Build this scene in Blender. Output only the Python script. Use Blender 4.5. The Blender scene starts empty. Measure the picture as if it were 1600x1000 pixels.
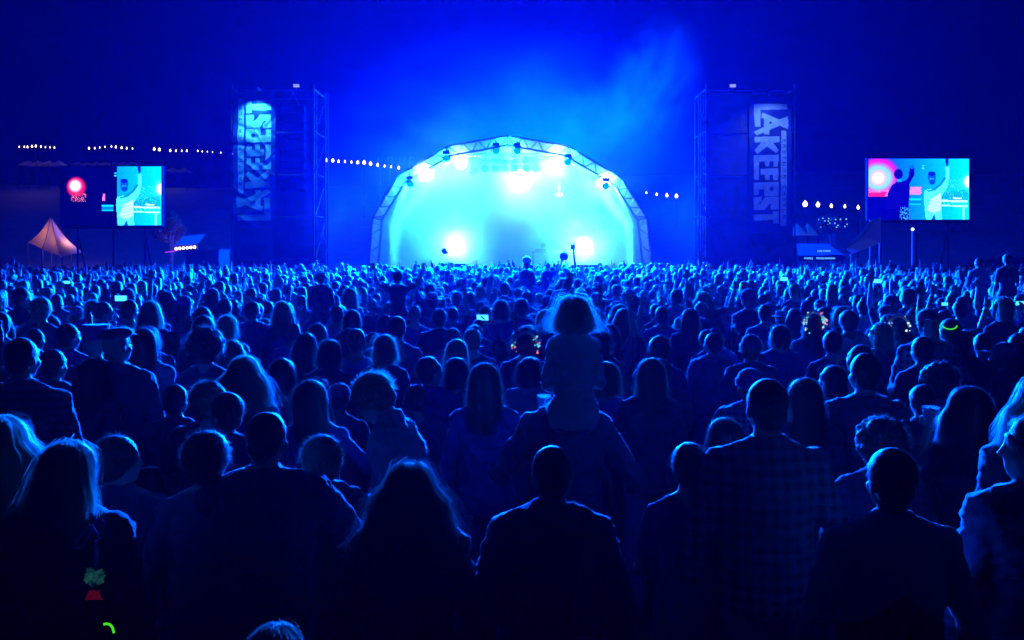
import bpy, bmesh, math, random
import numpy as np
from mathutils import Vector, Matrix

SC = bpy.context.scene
COL = SC.collection
R = math.radians

# ------------------------------------------------------------------ camera
F = 1600.0            # focal length in pixels of the 1600 px wide photograph
CAMZ = 2.5
HOR = 388.0           # horizon row
cam_d = bpy.data.cameras.new('camera')
cam_d.sensor_width = 36.0
cam_d.lens = 36.0 * F / 1600.0
cam_d.shift_y = -(500.0 - HOR) / 1600.0
cam_d.clip_start = 0.1
cam_d.clip_end = 2000.0
cam = bpy.data.objects.new('camera', cam_d)
cam.location = (0, 0, CAMZ)
cam.rotation_euler = (R(90), 0, 0)
COL.objects.link(cam)
SC.camera = cam

def P(px, py, Y):
    """world point on the plane y=Y seen at photo pixel (px, py)"""
    return Vector(((px - 800.0) * Y / F, Y, CAMZ - (py - HOR) * Y / F))

# ------------------------------------------------------------------ world, night sky
world = bpy.data.worlds.new('World')
SC.world = world
world.use_nodes = True
wn = world.node_tree
sky = wn.nodes.new('ShaderNodeTexSky')
sky.sky_type = 'NISHITA'
sky.sun_disc = False
sky.sun_elevation = R(-6.0)
sky.sun_rotation = R(200)
wn.links.new(sky.outputs[0], wn.nodes['Background'].inputs[0])
wn.nodes['Background'].inputs[1].default_value = 0.008

SC.view_settings.view_transform = 'Standard'
SC.view_settings.look = 'None'
SC.view_settings.exposure = 0.0
SC.view_settings.gamma = 1.0
SC.cycles.use_denoising = True
SC.cycles.volume_bounces = 1
SC.cycles.max_bounces = 6
SC.cycles.diffuse_bounces = 2
SC.cycles.glossy_bounces = 2
SC.cycles.transparent_max_bounces = 16
SC.cycles.volume_max_steps = 256
SC.cycles.sample_clamp_indirect = 4.0

BLUE = (0.0, 0.030, 1.0)
CYAN = (0.045, 0.62, 1.0)

def lamp(name, kind, loc, power, col, size=0.2, target=None, cone=120, blend=0.5, parent=None, **kw):
    d = bpy.data.lights.new(name, kind)
    d.energy = power
    d.color = col
    if kind in ('POINT', 'SPOT'):
        d.shadow_soft_size = size
    if kind == 'SPOT':
        d.spot_size = R(cone)
        d.spot_blend = blend
    o = bpy.data.objects.new(name, d)
    COL.objects.link(o)
    o.location = loc
    if target is not None:
        dr = Vector(target) - Vector(loc)
        o.rotation_euler = dr.to_track_quat('-Z', 'Y').to_euler()
    if parent is not None:
        m = Matrix.LocRotScale(o.location, o.rotation_euler, None)
        o.parent = parent
        o.matrix_local = parent_world(parent).inverted() @ m
    return o

def parent_world(p):
    m = Matrix.LocRotScale(p.location, p.rotation_euler, p.scale)
    if p.parent:
        return parent_world(p.parent) @ m
    return m

# ------------------------------------------------------------------ materials
def mat(name, col, rough=0.8, sheen=0.0, metal=0.0, spec=0.5, noise=None, bump=None, sheen_tint=None, sheen_rough=0.4):
    m = bpy.data.materials.new(name)
    m.use_nodes = True
    nt = m.node_tree
    b = nt.nodes['Principled BSDF']
    b.inputs['Base Color'].default_value = (*col, 1)
    b.inputs['Roughness'].default_value = rough
    b.inputs['Metallic'].default_value = metal
    b.inputs['Specular IOR Level'].default_value = spec
    if sheen:
        b.inputs['Sheen Weight'].default_value = sheen
        b.inputs['Sheen Roughness'].default_value = sheen_rough
    if noise:
        sc, amt = noise
        tc = nt.nodes.new('ShaderNodeTexCoord')
        n = nt.nodes.new('ShaderNodeTexNoise'); n.inputs['Scale'].default_value = sc; n.inputs['Detail'].default_value = 5
        r = nt.nodes.new('ShaderNodeValToRGB')
        r.color_ramp.elements[0].color = (*[c * (1 - amt) for c in col], 1)
        r.color_ramp.elements[1].color = (*[min(1, c * (1 + amt)) for c in col], 1)
        r.color_ramp.elements[0].position = .3; r.color_ramp.elements[1].position = .7
        nt.links.new(tc.outputs['Object'], n.inputs['Vector'])
        nt.links.new(n.outputs['Fac'], r.inputs[0]); nt.links.new(r.outputs[0], b.inputs['Base Color'])
    if bump:
        sc, st = bump
        tc = nt.nodes.new('ShaderNodeTexCoord')
        n = nt.nodes.new('ShaderNodeTexNoise'); n.inputs['Scale'].default_value = sc; n.inputs['Detail'].default_value = 6
        bp = nt.nodes.new('ShaderNodeBump'); bp.inputs['Strength'].default_value = st; bp.inputs['Distance'].default_value = .05
        nt.links.new(tc.outputs['Object'], n.inputs['Vector'])
        nt.links.new(n.outputs['Fac'], bp.inputs['Height']); nt.links.new(bp.outputs[0], b.inputs['Normal'])
    return m

def emit(name, col, s):
    m = bpy.data.materials.new(name)
    m.use_nodes = True
    nt = m.node_tree
    nt.nodes.clear()
    e = nt.nodes.new('ShaderNodeEmission'); o = nt.nodes.new('ShaderNodeOutputMaterial')
    e.inputs[0].default_value = (*col, 1); e.inputs[1].default_value = s
    nt.links.new(e.outputs[0], o.inputs[0])
    return m

def volmat(name, col, dens, aniso, noise=None):
    m = bpy.data.materials.new(name)
    m.use_nodes = True
    nt = m.node_tree
    nt.nodes.clear()
    v = nt.nodes.new('ShaderNodeVolumePrincipled'); o = nt.nodes.new('ShaderNodeOutputMaterial')
    v.inputs['Color'].default_value = (*col, 1)
    v.inputs['Density'].default_value = dens
    v.inputs['Anisotropy'].default_value = aniso
    nt.links.new(v.outputs[0], o.inputs['Volume'])
    if noise:
        sc, lo, hi, dist, grad = noise
        tc = nt.nodes.new('ShaderNodeTexCoord')
        n = nt.nodes.new('ShaderNodeTexNoise'); n.inputs['Scale'].default_value = sc; n.inputs['Detail'].default_value = 3
        n.inputs['Distortion'].default_value = dist
        mr = nt.nodes.new('ShaderNodeMapRange')
        mr.inputs['From Min'].default_value = lo; mr.inputs['From Max'].default_value = hi
        mr.inputs['To Min'].default_value = 0; mr.inputs['To Max'].default_value = dens
        nt.links.new(tc.outputs['Object'], n.inputs['Vector'])
        nt.links.new(n.outputs['Fac'], mr.inputs['Value'])
        out = mr.outputs[0]
        if grad:      # soft fall-off towards the outside of the (unit-sphere shaped) puff
            ln = nt.nodes.new('ShaderNodeVectorMath'); ln.operation = 'LENGTH'
            nt.links.new(tc.outputs['Object'], ln.inputs[0])
            g = nt.nodes.new('ShaderNodeMapRange'); g.interpolation_type = 'SMOOTHSTEP'
            g.inputs['From Min'].default_value = 1.0; g.inputs['From Max'].default_value = 0.15
            nt.links.new(ln.outputs['Value'], g.inputs['Value'])
            mu = nt.nodes.new('ShaderNodeMath'); mu.operation = 'MULTIPLY'
            nt.links.new(out, mu.inputs[0]); nt.links.new(g.outputs[0], mu.inputs[1]); out = mu.outputs[0]
        nt.links.new(out, v.inputs['Density'])
    return m

# ------------------------------------------------------------------ mesh builder
class MB:
    def __init__(s): s.v = []; s.f = []; s.m = []
    def add(s, vs, fs, mi=0):
        n = len(s.v); s.v.extend([tuple(v) for v in vs]); s.f.extend([tuple(i + n for i in f) for f in fs]); s.m.extend([mi] * len(fs))
    def box(s, c, d, rot=None, mi=0):
        vs = []
        for x in (-.5, .5):
            for y in (-.5, .5):
                for z in (-.5, .5):
                    v = Vector((x * d[0], y * d[1], z * d[2]))
                    if rot is not None: v = rot @ v
                    vs.append(v + Vector(c))
        s.add(vs, [(0, 1, 3, 2), (4, 6, 7, 5), (0, 4, 5, 1), (2, 3, 7, 6), (0, 2, 6, 4), (1, 5, 7, 3)], mi)
    def tube(s, pts, r, n=6, mi=0, cap=True):
        pts = [Vector(p) for p in pts]
        rr = r if isinstance(r, (list, tuple)) else [r] * len(pts)
        vs = []; fs = []
        for i, p in enumerate(pts):
            d = (pts[min(i + 1, len(pts) - 1)] - pts[max(i - 1, 0)])
            d = d.normalized() if d.length > 1e-9 else Vector((0, 0, 1))
            a = d.cross(Vector((0, 0, 1)) if abs(d.z) < .9 else Vector((1, 0, 0))).normalized(); b = d.cross(a)
            for k in range(n):
                t = 2 * math.pi * k / n
                vs.append(p + (a * math.cos(t) + b * math.sin(t)) * rr[i])
        for i in range(len(pts) - 1):
            for k in range(n):
                fs.append((i * n + k, i * n + (k + 1) % n, (i + 1) * n + (k + 1) % n, (i + 1) * n + k))
        if cap:
            fs.append(tuple(range(n))[::-1]); fs.append(tuple((len(pts) - 1) * n + k for k in range(n)))
        s.add(vs, fs, mi)
    def ell(s, c, r, rot=None, nu=12, nv=8, mi=0):
        c = Vector(c); vs = []; fs = []
        if not isinstance(r, (tuple, list)): r = (r, r, r)
        for j in range(1, nv):
            ph = math.pi * j / nv
            for i in range(nu):
                t = 2 * math.pi * i / nu
                v = Vector((r[0] * math.sin(ph) * math.cos(t), r[1] * math.sin(ph) * math.sin(t), r[2] * math.cos(ph)))
                if rot is not None: v = rot @ v
                vs.append(c + v)
        for j in range(nv - 2):
            for i in range(nu):
                fs.append((j * nu + i, (j + 1) * nu + i, (j + 1) * nu + (i + 1) % nu, j * nu + (i + 1) % nu))
        t = Vector((0, 0, r[2])); b = -t
        if rot is not None: t = rot @ t; b = rot @ b
        vs.append(c + t); vs.append(c + b); n = len(vs)
        for i in range(nu):
            fs.append((n - 2, i, (i + 1) % nu)); fs.append((n - 1, (nv - 2) * nu + (i + 1) % nu, (nv - 2) * nu + i))
        s.add(vs, fs, mi)
    def mesh(s, name, mats, smooth=False):
        me = bpy.data.meshes.new(name); me.from_pydata(s.v, [], s.f)
        if not isinstance(mats, (list, tuple)): mats = [mats]
        for m in mats: me.materials.append(m)
        if len(mats) > 1: me.polygons.foreach_set('material_index', s.m)
        if smooth: me.polygons.foreach_set('use_smooth', [True] * len(me.polygons))
        me.update()
        return me
    def build(s, name, mats, parent=None, smooth=False):
        o = bpy.data.objects.new(name, s.mesh(name, mats, smooth)); COL.objects.link(o)
        if parent is not None: o.parent = parent
        return o

def tag(o, label=None, cat=None, group=None, kind=None):
    if label: o['label'] = label
    if cat: o['category'] = cat
    if group: o['group'] = group
    if kind: o['kind'] = kind
    return o

def empty(name, loc=(0, 0, 0), label=None, cat=None, group=None):
    o = bpy.data.objects.new(name, None); COL.objects.link(o); o.location = loc; o.empty_display_size = .2
    return tag(o, label, cat, group)

def recenter(root, base):
    """put an Empty's origin at its base while its children, built in world space, stay put"""
    b = Vector(base); root.location = b
    for c in root.children: c.location = c.location - b

def copy_tree(o, parent=None):
    c = o.copy(); COL.objects.link(c); c.parent = parent
    for ch in list(o.children):
        d = copy_tree(ch, c)
    return c
# ------------------------------------------------------------------ air: haze and stage smoke
hz = MB(); hz.box((0, 62, 23), (240, 150, 50.5))
haze = hz.build('haze', volmat('haze_air', (0.01, 0.07, 0.9), 0.00021, 0.6))
tag(haze, kind='stuff')
sm = MB()
ring = [(-6.4, 1.52), (-6.0, 3.8), (-4.9, 5.6), (-2.75, 6.85), (-.2, 7.3), (2.4, 6.85), (4.8, 5.5), (5.9, 3.8), (6.3, 1.52)]
vs = [(x, 46.6, z) for x, z in ring] + [(x * .74, 54.3, 1.52 + (z - 1.52) * .66) for x, z in ring]
n_ = len(ring)
sm.add(vs, [tuple(range(n_))[::-1], tuple(range(n_, 2 * n_))] + [(i, (i + 1) % n_, (i + 1) % n_ + n_, i + n_) for i in range(n_)])
smoke = sm.build('stage_smoke', volmat('smoke_in_stage', (0.6, 0.9, 1), 0.62, 0.5, (0.24, 0.41, 0.62, 0.6, False)))
tag(smoke, kind='stuff')

def puff(loc, scale, rot, dens, name='smoke_plume'):
    m = MB(); m.ell((0, 0, 0), 1.0, nu=20, nv=12)
    o = m.build(name, volmat(name, (1, 1, 1), dens, 0.3, (1.6, 0.36, 0.70, 1.0, True)))
    o.location = loc; o.scale = scale; o.rotation_euler = rot
    tag(o, kind='stuff')
    return o
puff((6.6, 49, 10.2), (2.6, 2.0, 4.2), (0, R(24), 0), 0.22)
puff((4.6, 49, 8.6), (3.6, 2.0, 2.6), (0, R(20), 0), 0.12)
puff((4.0, 48, 8.3), (3.6, 2.0, 2.2), (0, R(-28), 0), 0.06)
puff((-5.5, 48, 8.2), (3.8, 2.0, 1.7), (0, R(20), 0), 0.02)
puff((0.3, 48.6, 5.2), (12.0, 3.2, 8.6), (0, 0, 0), 0.15, 'drifting_smoke')
puff((8.6, 46.5, 3.9), (2.8, 2.0, 3.6), (0, 0, 0), 0.16)
puff((-8.3, 46.5, 3.6), (3.0, 2.0, 3.2), (0, 0, 0), 0.16)

# ------------------------------------------------------------------ materials used by the built things
M = {}
M['alu'] = mat('brushed_aluminium', (0.22, 0.23, 0.25), 0.45, metal=0.7)
M['black'] = mat('black_metal', (0.02, 0.02, 0.02), 0.5, noise=(8, .3))
M['unlit'] = mat('black_kept_unlit', (0.004, 0.004, 0.004), 1.0, spec=0.05)  # shade put into the colour so poles and speakers look unlit
M['canopy'] = mat('canopy_vinyl', (0.11, 0.11, 0.12), 0.6, bump=(1.2, .3))
M['deck'] = mat('stage_deck', (0.05, 0.045, 0.04), 0.6, noise=(4, .4))
M['grass'] = mat('trampled_grass', (0.035, 0.05, 0.02), 0.9, noise=(1.5, .5), bump=(9, .6))
M['scrim'] = mat('dark_scrim', (0.05, 0.05, 0.06), 0.85, sheen=.3, noise=(1.5, .2), bump=(2, .4))
M['bannercloth'] = mat('banner_navy_cloth', (0.02, 0.03, 0.10), 0.6, bump=(14, .15))
M['letters'] = mat('banner_white_print', (0.62, 0.66, 0.72), 0.6, noise=(5, .15))
M['bulb'] = emit('warm_bulb', (1.0, 0.74, 0.5), 6.0)
M['cable'] = mat('black_cable', (0.01, 0.01, 0.01), 0.5)
M['lens'] = emit('lamp_lens', (0.50, 0.92, 1.0), 95.0)
M['lens_dim'] = emit('lamp_lens_dim', (0.0, 0.32, 1.0), 1.3)

# ------------------------------------------------------------------ ground and far hill
g = MB(); N = 60
def gz(x, y):
    h = 0.0
    if y > 62: h = (min(y, 104) - 62) * 0.225
    return h + 0.02 * math.sin(x * 1.3) * math.sin(y * .9)
xs = [-160 + 320 * i / N for i in range(N + 1)]; ys = [-8 + 160 * (j / N) for j in range(N + 1)]
gv = [(x, y, gz(x, y) + (0.8 * math.sin(x * .05) if y > 90 else 0)) for y in ys for x in xs]
g.add(gv, [(j * (N + 1) + i, j * (N + 1) + i + 1, (j + 1) * (N + 1) + i + 1, (j + 1) * (N + 1) + i) for j in range(N) for i in range(N)])
tag(g.build('ground', M['grass'], smooth=True), kind='structure')

# ------------------------------------------------------------------ stage
ARCH = [(570, 420), (581, 340), (621, 274), (699, 228), (793, 211), (889, 228), (972, 278), (1012, 340), (1027, 420)]
YS = 46.0
outer = [P(x, y, YS) for x, y in ARCH]
outer[0].z = 0; outer[-1].z = 0
cx, cz = 0.0, 1.0
def inset(pts, d):
    out = []
    for i, p in enumerate(pts):
        a = pts[max(i - 1, 0)]; b = pts[min(i + 1, len(pts) - 1)]
        t = (b - a).normalized(); nrm = Vector((t.z, 0, -t.x))
        if nrm.dot(Vector((cx - p.x, 0, cz - p.z))) < 0: nrm = -nrm
        out.append(p + nrm * d)
    return out
inner = inset(outer, 0.44)
inner[0].z = inner[-1].z = 0
stage = empty('concert_stage', (0, 0, 0), 'arched festival stage glowing cyan and white, built of curved lattice truss', 'stage')
def truss_seg(a0, a1, b0, b1, depth, name, parent, rch=.023, rdi=.011, bays=4, mats=None):
    m = MB(); dv = Vector((0, depth, 0))
    for p0, p1 in ((a0, a1), (b0, b1)):
        m.tube([p0, p1], rch); m.tube([p0 + dv, p1 + dv], rch)
    for k in range(bays):
        t0, t1, tm = k / bays, (k + 1) / bays, (k + .5) / bays
        for o in (Vector(), dv):
            m.tube([a0.lerp(a1, t0) + o, b0.lerp(b1, tm) + o], rdi, 5); m.tube([b0.lerp(b1, tm) + o, a0.lerp(a1, t1) + o], rdi, 5)
        m.tube([a0.lerp(a1, t0), a0.lerp(a1, t0) + dv], rdi, 5); m.tube([b0.lerp(b1, tm), b0.lerp(b1, tm) + dv], rdi, 5)
    for t in (0.004, .03, .06, .94, .97, .996):
        m.tube([a0.lerp(a1, t), b0.lerp(b1, t)], rdi * 1.1, 5)
    return m.build(name, mats or M['alu'], parent)
for i in range(len(outer) - 1):
    truss_seg(outer[i], outer[i + 1], inner[i], inner[i + 1], .42, 'truss_segment', stage, bays=5 if i in (0, 7) else 4)
# legs: a second, inner lattice post beside each foot as in the photograph
cm = MB(); K = 10
sub = []
for i in range(len(outer) - 1):
    for k in range(6): sub.append(outer[i].lerp(outer[i + 1], k / 6))
sub.append(outer[-1])
rows = []
for j in range(K + 1):
    t = j / K; s = 1 - .28 * t ** 1.5
    sag = -.10 * math.sin(t * math.pi * 3) ** 2
    rows.append([Vector((p.x * s, YS + .5 + 9.0 * t, p.z * s + (sag if p.z > 2 else 0))) for p in sub])
n_ = len(sub)
cm.add([v for r in rows for v in r], [(j * n_ + i, j * n_ + i + 1, (j + 1) * n_ + i + 1, (j + 1) * n_ + i) for j in range(K) for i in range(n_ - 1)])
cm.build('canopy', M['canopy'], stage, smooth=True)
bk = MB(); br = rows[-1]
bk.add([Vector((v.x, v.y - .02, v.z)) for v in br], [tuple(range(n_))])
bk.build('backdrop', M['canopy'], stage)
dk = MB(); dk.box((0, 50.8, 1.40), (12.6, 9.2, .2)); dk.box((0, 46.25, .65), (12.6, .05, 1.28))
for x in np.linspace(-6.1, 6.1, 9):
    dk.box((x, 46.17, .65), (.06, .08, 1.3))
dk.build('stage_deck', M['deck'], stage)
# flown lighting bar in the middle
b0, b1 = P(735, 250, 48.5), P(838, 250, 48.5)
m_ = MB()
for dz in (0, .3):
    for dy in (0, .3):
        m_.tube([b0 + Vector((-.2, dy, dz)), b1 + Vector((.2, dy, dz))], .028)
for k in range(14):
    a = b0.lerp(b1, k / 14); b = b0.lerp(b1, (k + .5) / 14); c = b0.lerp(b1, (k + 1) / 14)
    m_.tube([a, b + Vector((0, 0, .3))], .013, 5); m_.tube([b + Vector((0, 0, .3)), c], .013, 5)
for t in (.1, .9):
    p = b0.lerp(b1, t); m_.tube([p, p + Vector((0, 0, 1.1))], .012, 5)
m_.build('flown_lighting_bar', M['alu'], stage)
tag(stage)

# moving head lamps: > base, yoke, head (> lens)
def moving_head(px, py, Y, size, label, group, lensm, yaw=0, tilt=-20, hang=True):
    root = empty('moving_head_lamp', P(px, py, Y), label, 'stage lamp', group)
    s = size
    b = MB(); b.box((0, 0, .10 * s if hang else -.34 * s), (.30 * s, .26 * s, .12 * s)); b.tube([(0, 0, .12 * s), (0, 0, .30 * s)], .03 * s) if hang else None
    b.build('base', M['black'], root)
    y = MB()
    if hang:
        y.box((0, 0, .02 * s), (.40 * s, .10 * s, .03 * s)); y.box((-.19 * s, 0, -.13 * s), (.03 * s, .09 * s, .30 * s)); y.box((.19 * s, 0, -.13 * s), (.03 * s, .09 * s, .30 * s))
    else:
        y.box((0, 0, -.27 * s), (.40 * s, .10 * s, .03 * s)); y.box((-.19 * s, 0, -.13 * s), (.03 * s, .09 * s, .30 * s)); y.box((.19 * s, 0, -.13 * s), (.03 * s, .09 * s, .30 * s))
    y.build('yoke', M['black'], root)
    h = MB(); h.tube([(0, .20 * s, 0), (0, .16 * s, 0), (0, -.02 * s, 0), (0, -.18 * s, 0), (0, -.20 * s, 0)], [.08 * s, .13 * s, .155 * s, .16 * s, .15 * s], 16)
    hd = h.build('lamp_head', M['black'], root); hd.location = (0, 0, -.17 * s if hang else -.08 * s); hd.rotation_euler = (R(tilt), 0, R(yaw))
    l = MB(); l.tube([(0, -.203 * s, 0), (0, -.212 * s, 0)], [.135 * s, .12 * s], 16)
    l.build('lens', lensm, hd)
    return root
NAMES = {640: 'lowest moving head on the left side of the arch truss', 697: 'moving head at the upper left bend of the arch truss', 775: 'moving head just left of the arch crown',
         808: 'moving head just right of the arch crown', 888: 'moving head at the upper right bend of the arch truss', 947: 'moving head low on the right side of the arch truss'}
for px, py in ((640, 281), (697, 241), (775, 229), (808, 229), (888, 247), (947, 284)):
    moving_head(px, py, 46.1, 1.0, 'dark ' + NAMES[px], 'moving heads on the arch', M['lens_dim'], yaw=(800 - px) * .1, tilt=10)
for k, px in enumerate((740, 758, 774, 788, 804, 822, 837)):
    w = ['leftmost', 'second from left', 'third from left', 'middle', 'third from right', 'second from right', 'rightmost'][k]
    moving_head(px, 256, 48.4, 1.25, w + ' wash lamp of the row hanging from the flown bar', 'wash lamps on the flown bar', M['lens_dim'], tilt=6 if k else 70)

# bright lamps: housings with blazing lenses, each carrying its own light
def blinder(px, py, Y, r, power, label, tgt=(0, 8, 1.0), cone=130, col=CYAN, floor=False):
    root = empty('stage_floodlight', P(px, py, Y), label, 'floodlight', 'blazing floodlights')
    h = MB(); h.tube([(0, .30, 0), (0, .2, 0), (0, .02, 0), (0, 0, 0)], [.5 * r, .9 * r, r * 1.05, r * 1.05], 20)
    hs = h.build('housing', M['black'], root, smooth=True)
    l = MB(); l.tube([(0, -.004, 0), (0, -.02, 0)], [r, r * .96], 20); l.build('lens', M['lens'], root)
    b = MB(); b.box((-r * 1.2, .1, 0), (.04, .06, r * 1.1)); b.box((r * 1.2, .1, 0), (.04, .06, r * 1.1)); b.box((0, .1, r * .6 if not floor else -r * 1.15), (r * 2.5, .06, .04))
    zt = .9 if not floor else -(root.location.z - 1.5)
    b.tube([(0, .1, r * (.6 if not floor else -1.15)), (0, .1, zt)], .03)
    b.build('bracket', M['black'], root)
    d = Vector(tgt) - root.location
    q = d.to_track_quat('-Y', 'Z').to_euler()
    lo = lamp('floodlight_beam', 'SPOT', (0, -.10, 0), power, col, r * .8, cone=cone, blend=.6)
    lo.parent = root; lo.location = (0, -.12, 0); lo.rotation_euler = (R(90), 0, 0)
    return root
E = 21.0
blinder(713, 383, 48.5, .36, 15000 * E, 'blazing floodlight on a stand at the left of the stage floor', floor=True)
blinder(912, 383, 48.5, .36, 15000 * E, 'blazing floodlight on a stand at the right of the stage floor', floor=True)
blinder(812, 283, 50.0, .55, 15000 * E, 'blazing floodlight hung in the middle below the lamp row')
blinder(664, 272, 48.0, .32, 8000 * E, 'blazing floodlight hung behind the left flank of the arch')
blinder(720, 254, 49.0, .30, 8000 * E, 'blazing floodlight hung at the upper left inside the arch')
blinder(866, 258, 48.5, .34, 9000 * E, 'blazing floodlight hung at the upper right inside the arch')
blinder(944, 286, 48.0, .28, 8000 * E, 'blazing floodlight hung behind the right flank of the arch')
for px, py in ((640, 290), (700, 252), (793, 238), (886, 254), (950, 292)):
    lamp('added_canopy_fill', 'POINT', P(px, py, 47.3), 900, (.004, .40, 1), .15)  # bare point lights added to brighten the canopy's front edge
# narrow beam falling to the deck right of centre
bm_ = moving_head(874, 292, 49.2, 1.0, 'bright narrow beam lamp shining down to the deck right of centre', None, M['lens'], tilt=78)
lamp('downward_beam', 'SPOT', P(874, 300, 49.2), 60000, (.20, .72, 1.0), .12, target=P(890, 420, 49.6), cone=28, blend=.5)
# wide blue wash thrown out over the field and the air above
for sx in (-4.6, 0.0, 4.6):
    lamp('blue_wash', 'SPOT', (sx, 45.6, 7.0 if sx == 0 else 5.8), 560000, (0, .072, 1), .35, target=(sx * 1.3, 4, 4.5), cone=106, blend=1.0)
for sx in (-3.4, 3.4):
    lamp('added_backdrop_fill', 'POINT', (sx, 52.5, 2.6), 450, (.002, .42, 1), .3)  # no fixture here, added to brighten the backdrop and canopy inside
# unseen point light added behind the canopy for the blue halo
lamp('added_halo_light', 'POINT', (0, 57.0, 8.0), 215000, (0, .035, 1), .6)
# ------------------------------------------------------------------ scaffold towers with banners
def pip(x, y, poly):
    inside = np.zeros(x.shape, bool); n = len(poly)
    for i in range(n):
        x0, y0 = poly[i]; x1, y1 = poly[(i + 1) % n]
        c = ((y0 > y) != (y1 > y)) & (x < (x1 - x0) * (y - y0) / (y1 - y0 + 1e-12) + x0)
        inside ^= c
    return inside
LET = [
 [(152,170),(580,172),(590,240),(235,250),(240,465),(170,468),(152,300)],
 [(262,285),(245,350),(420,420),(600,497),(607,440),(590,385),(480,370)],
 [(150,535),(190,580),(400,490),(608,405),(592,333),(480,372)],
 [(285,330),(355,330),(355,570),(285,565)],
 [(300,345),(430,370),(430,470),(300,485)],
 [(160,600),(490,590),(490,670),(165,675)],
 [(255,665),(330,700),(320,730),(195,825),(155,775)], [(300,670),(400,670),(480,770),(450,810),(310,715)],
 [(150,840),(480,830),(480,915),(150,920)], [(155,840),(222,840),(222,1160),(155,1155)], [(290,905),(365,905),(355,980),(305,980)], [(410,905),(475,905),(465,985),(415,985)],
 [(240,1015),(470,1005),(475,1090),(245,1095)], [(295,1080),(360,1080),(360,1160),(300,1160)], [(400,1080),(475,1080),(465,1160),(405,1165)],
 [(150,1195),(470,1185),(475,1280),(150,1285)], [(155,1270),(220,1270),(220,1355),(155,1360)], [(290,1270),(475,1270),(475,1365),(290,1370)],
 [(150,1385),(260,1375),(260,1430),(215,1465),(240,1475),(265,1440),(300,1380),(475,1375),(475,1545),(370,1545),(370,1490),(400,1470),(360,1470),(290,1550),(160,1548)],
 [(145,1610),(400,1605),(400,1680),(160,1692)], [(395,1570),(472,1565),(472,1725),(400,1728)],
 [(515,515),(575,520),(583,1000),(575,1765),(498,1760),(505,900)]]
HOLES = [((370, 415), 17), ((385, 1277), 28)]
B5 = {'E': '11111 10000 11110 10000 11111', 'A': '01110 10001 11111 10001 10001', 'S': '01111 10000 01110 00001 11110',
      'T': '11111 00100 00100 00100 00100', 'N': '10001 11001 10101 10011 10001', 'O': '01110 10001 10001 10001 01110',
      'R': '11110 10001 11110 10010 10001', 'C': '01111 10000 10000 10000 01111', 'L': '10000 10000 10000 10000 11111'}
def letters_at(x, y):
    m = np.zeros(x.shape, bool)
    for p in LET: m |= pip(x, y, p)
    for (hx, hy), r in HOLES: m &= ~((x - hx) ** 2 + (y - hy) ** 2 < r * r)
    for ch, yc in zip('EASTNORCASTLE', (650, 718, 795, 872, 952, 1035, 1115, 1257, 1335, 1415, 1490, 1562, 1638)):
        rows_ = B5[ch].split()
        c = np.floor((y - (yc - 22)) / 8.8).astype(int); r = np.floor((567 - x) / 8.4).astype(int)
        ok = (c >= 0) & (c < 5) & (r >= 0) & (r < 5)
        tab = np.array([[int(q) for q in rr] for rr in rows_])
        hit = np.zeros(x.shape, bool); hit[ok] = tab[r[ok], c[ok]] > 0
        m &= ~hit
    return m
def banner(ctr_px, Y, flip, crump, label):
    """cloth banner; the print is carried by its faces"""
    nx, ny = 130, 430
    X0, X1, Z0, Z1 = 95, 640, 80, 1850           # extent in the lettering's own units
    u = np.linspace(X0, X1, nx + 1); v = np.linspace(Z0, Z1, ny + 1)
    U, V = np.meshgrid(u, v)
    sgn = -1 if flip else 1
    S = Y / F / 8.33
    cx_, cy_ = ctr_px
    X = (cx_ - 800) * Y / F + sgn * (U - 379) * S
    Z = CAMZ - (cy_ - HOR) * Y / F - sgn * (V - 950) * S
    d = .03 * np.sin(U * .011 + V * .004) + .02 * np.sin(V * .013 + 1.7)
    rng = random.Random(5)
    for _ in range(26):
        a = rng.uniform(-1.1, 1.1); c0 = rng.uniform(0, 1700); w = rng.uniform(18, 60); xc = rng.uniform(120, 600)
        t = (V - c0) - math.tan(a) * (U - xc)
        am = np.exp(-((V - c0) / 240) ** 2 - ((U - xc) / 260) ** 2)
        d += crump * rng.uniform(.02, .06) * np.exp(-(t / w) ** 2) * am * rng.choice((-1, 1))
    vs = np.stack([X, Y + d, Z], -1).reshape(-1, 3)
    idx = np.arange((nx + 1) * (ny + 1)).reshape(ny + 1, nx + 1)
    q = np.stack([idx[:-1, :-1], idx[:-1, 1:], idx[1:, 1:], idx[1:, :-1]], -1).reshape(-1, 4)
    if not flip: q = q[:, ::-1]
    me = bpy.data.meshes.new('banner'); me.from_pydata(vs.tolist(), [], q.tolist())
    me.materials.append(M['bannercloth']); me.materials.append(M['letters'])
    uc = (u[:-1] + u[1:]) / 2; vc = (v[:-1] + v[1:]) / 2
    UC, VC = np.meshgrid(uc, vc)
    mi = letters_at(UC, VC).astype(np.int32).reshape(-1)
    me.polygons.foreach_set('material_index', mi); me.polygons.foreach_set('use_smooth', [True] * len(q))
    me.update()
    o = bpy.data.objects.new('banner', me); COL.objects.link(o)
    return tag(o, label, 'banner')

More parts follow.
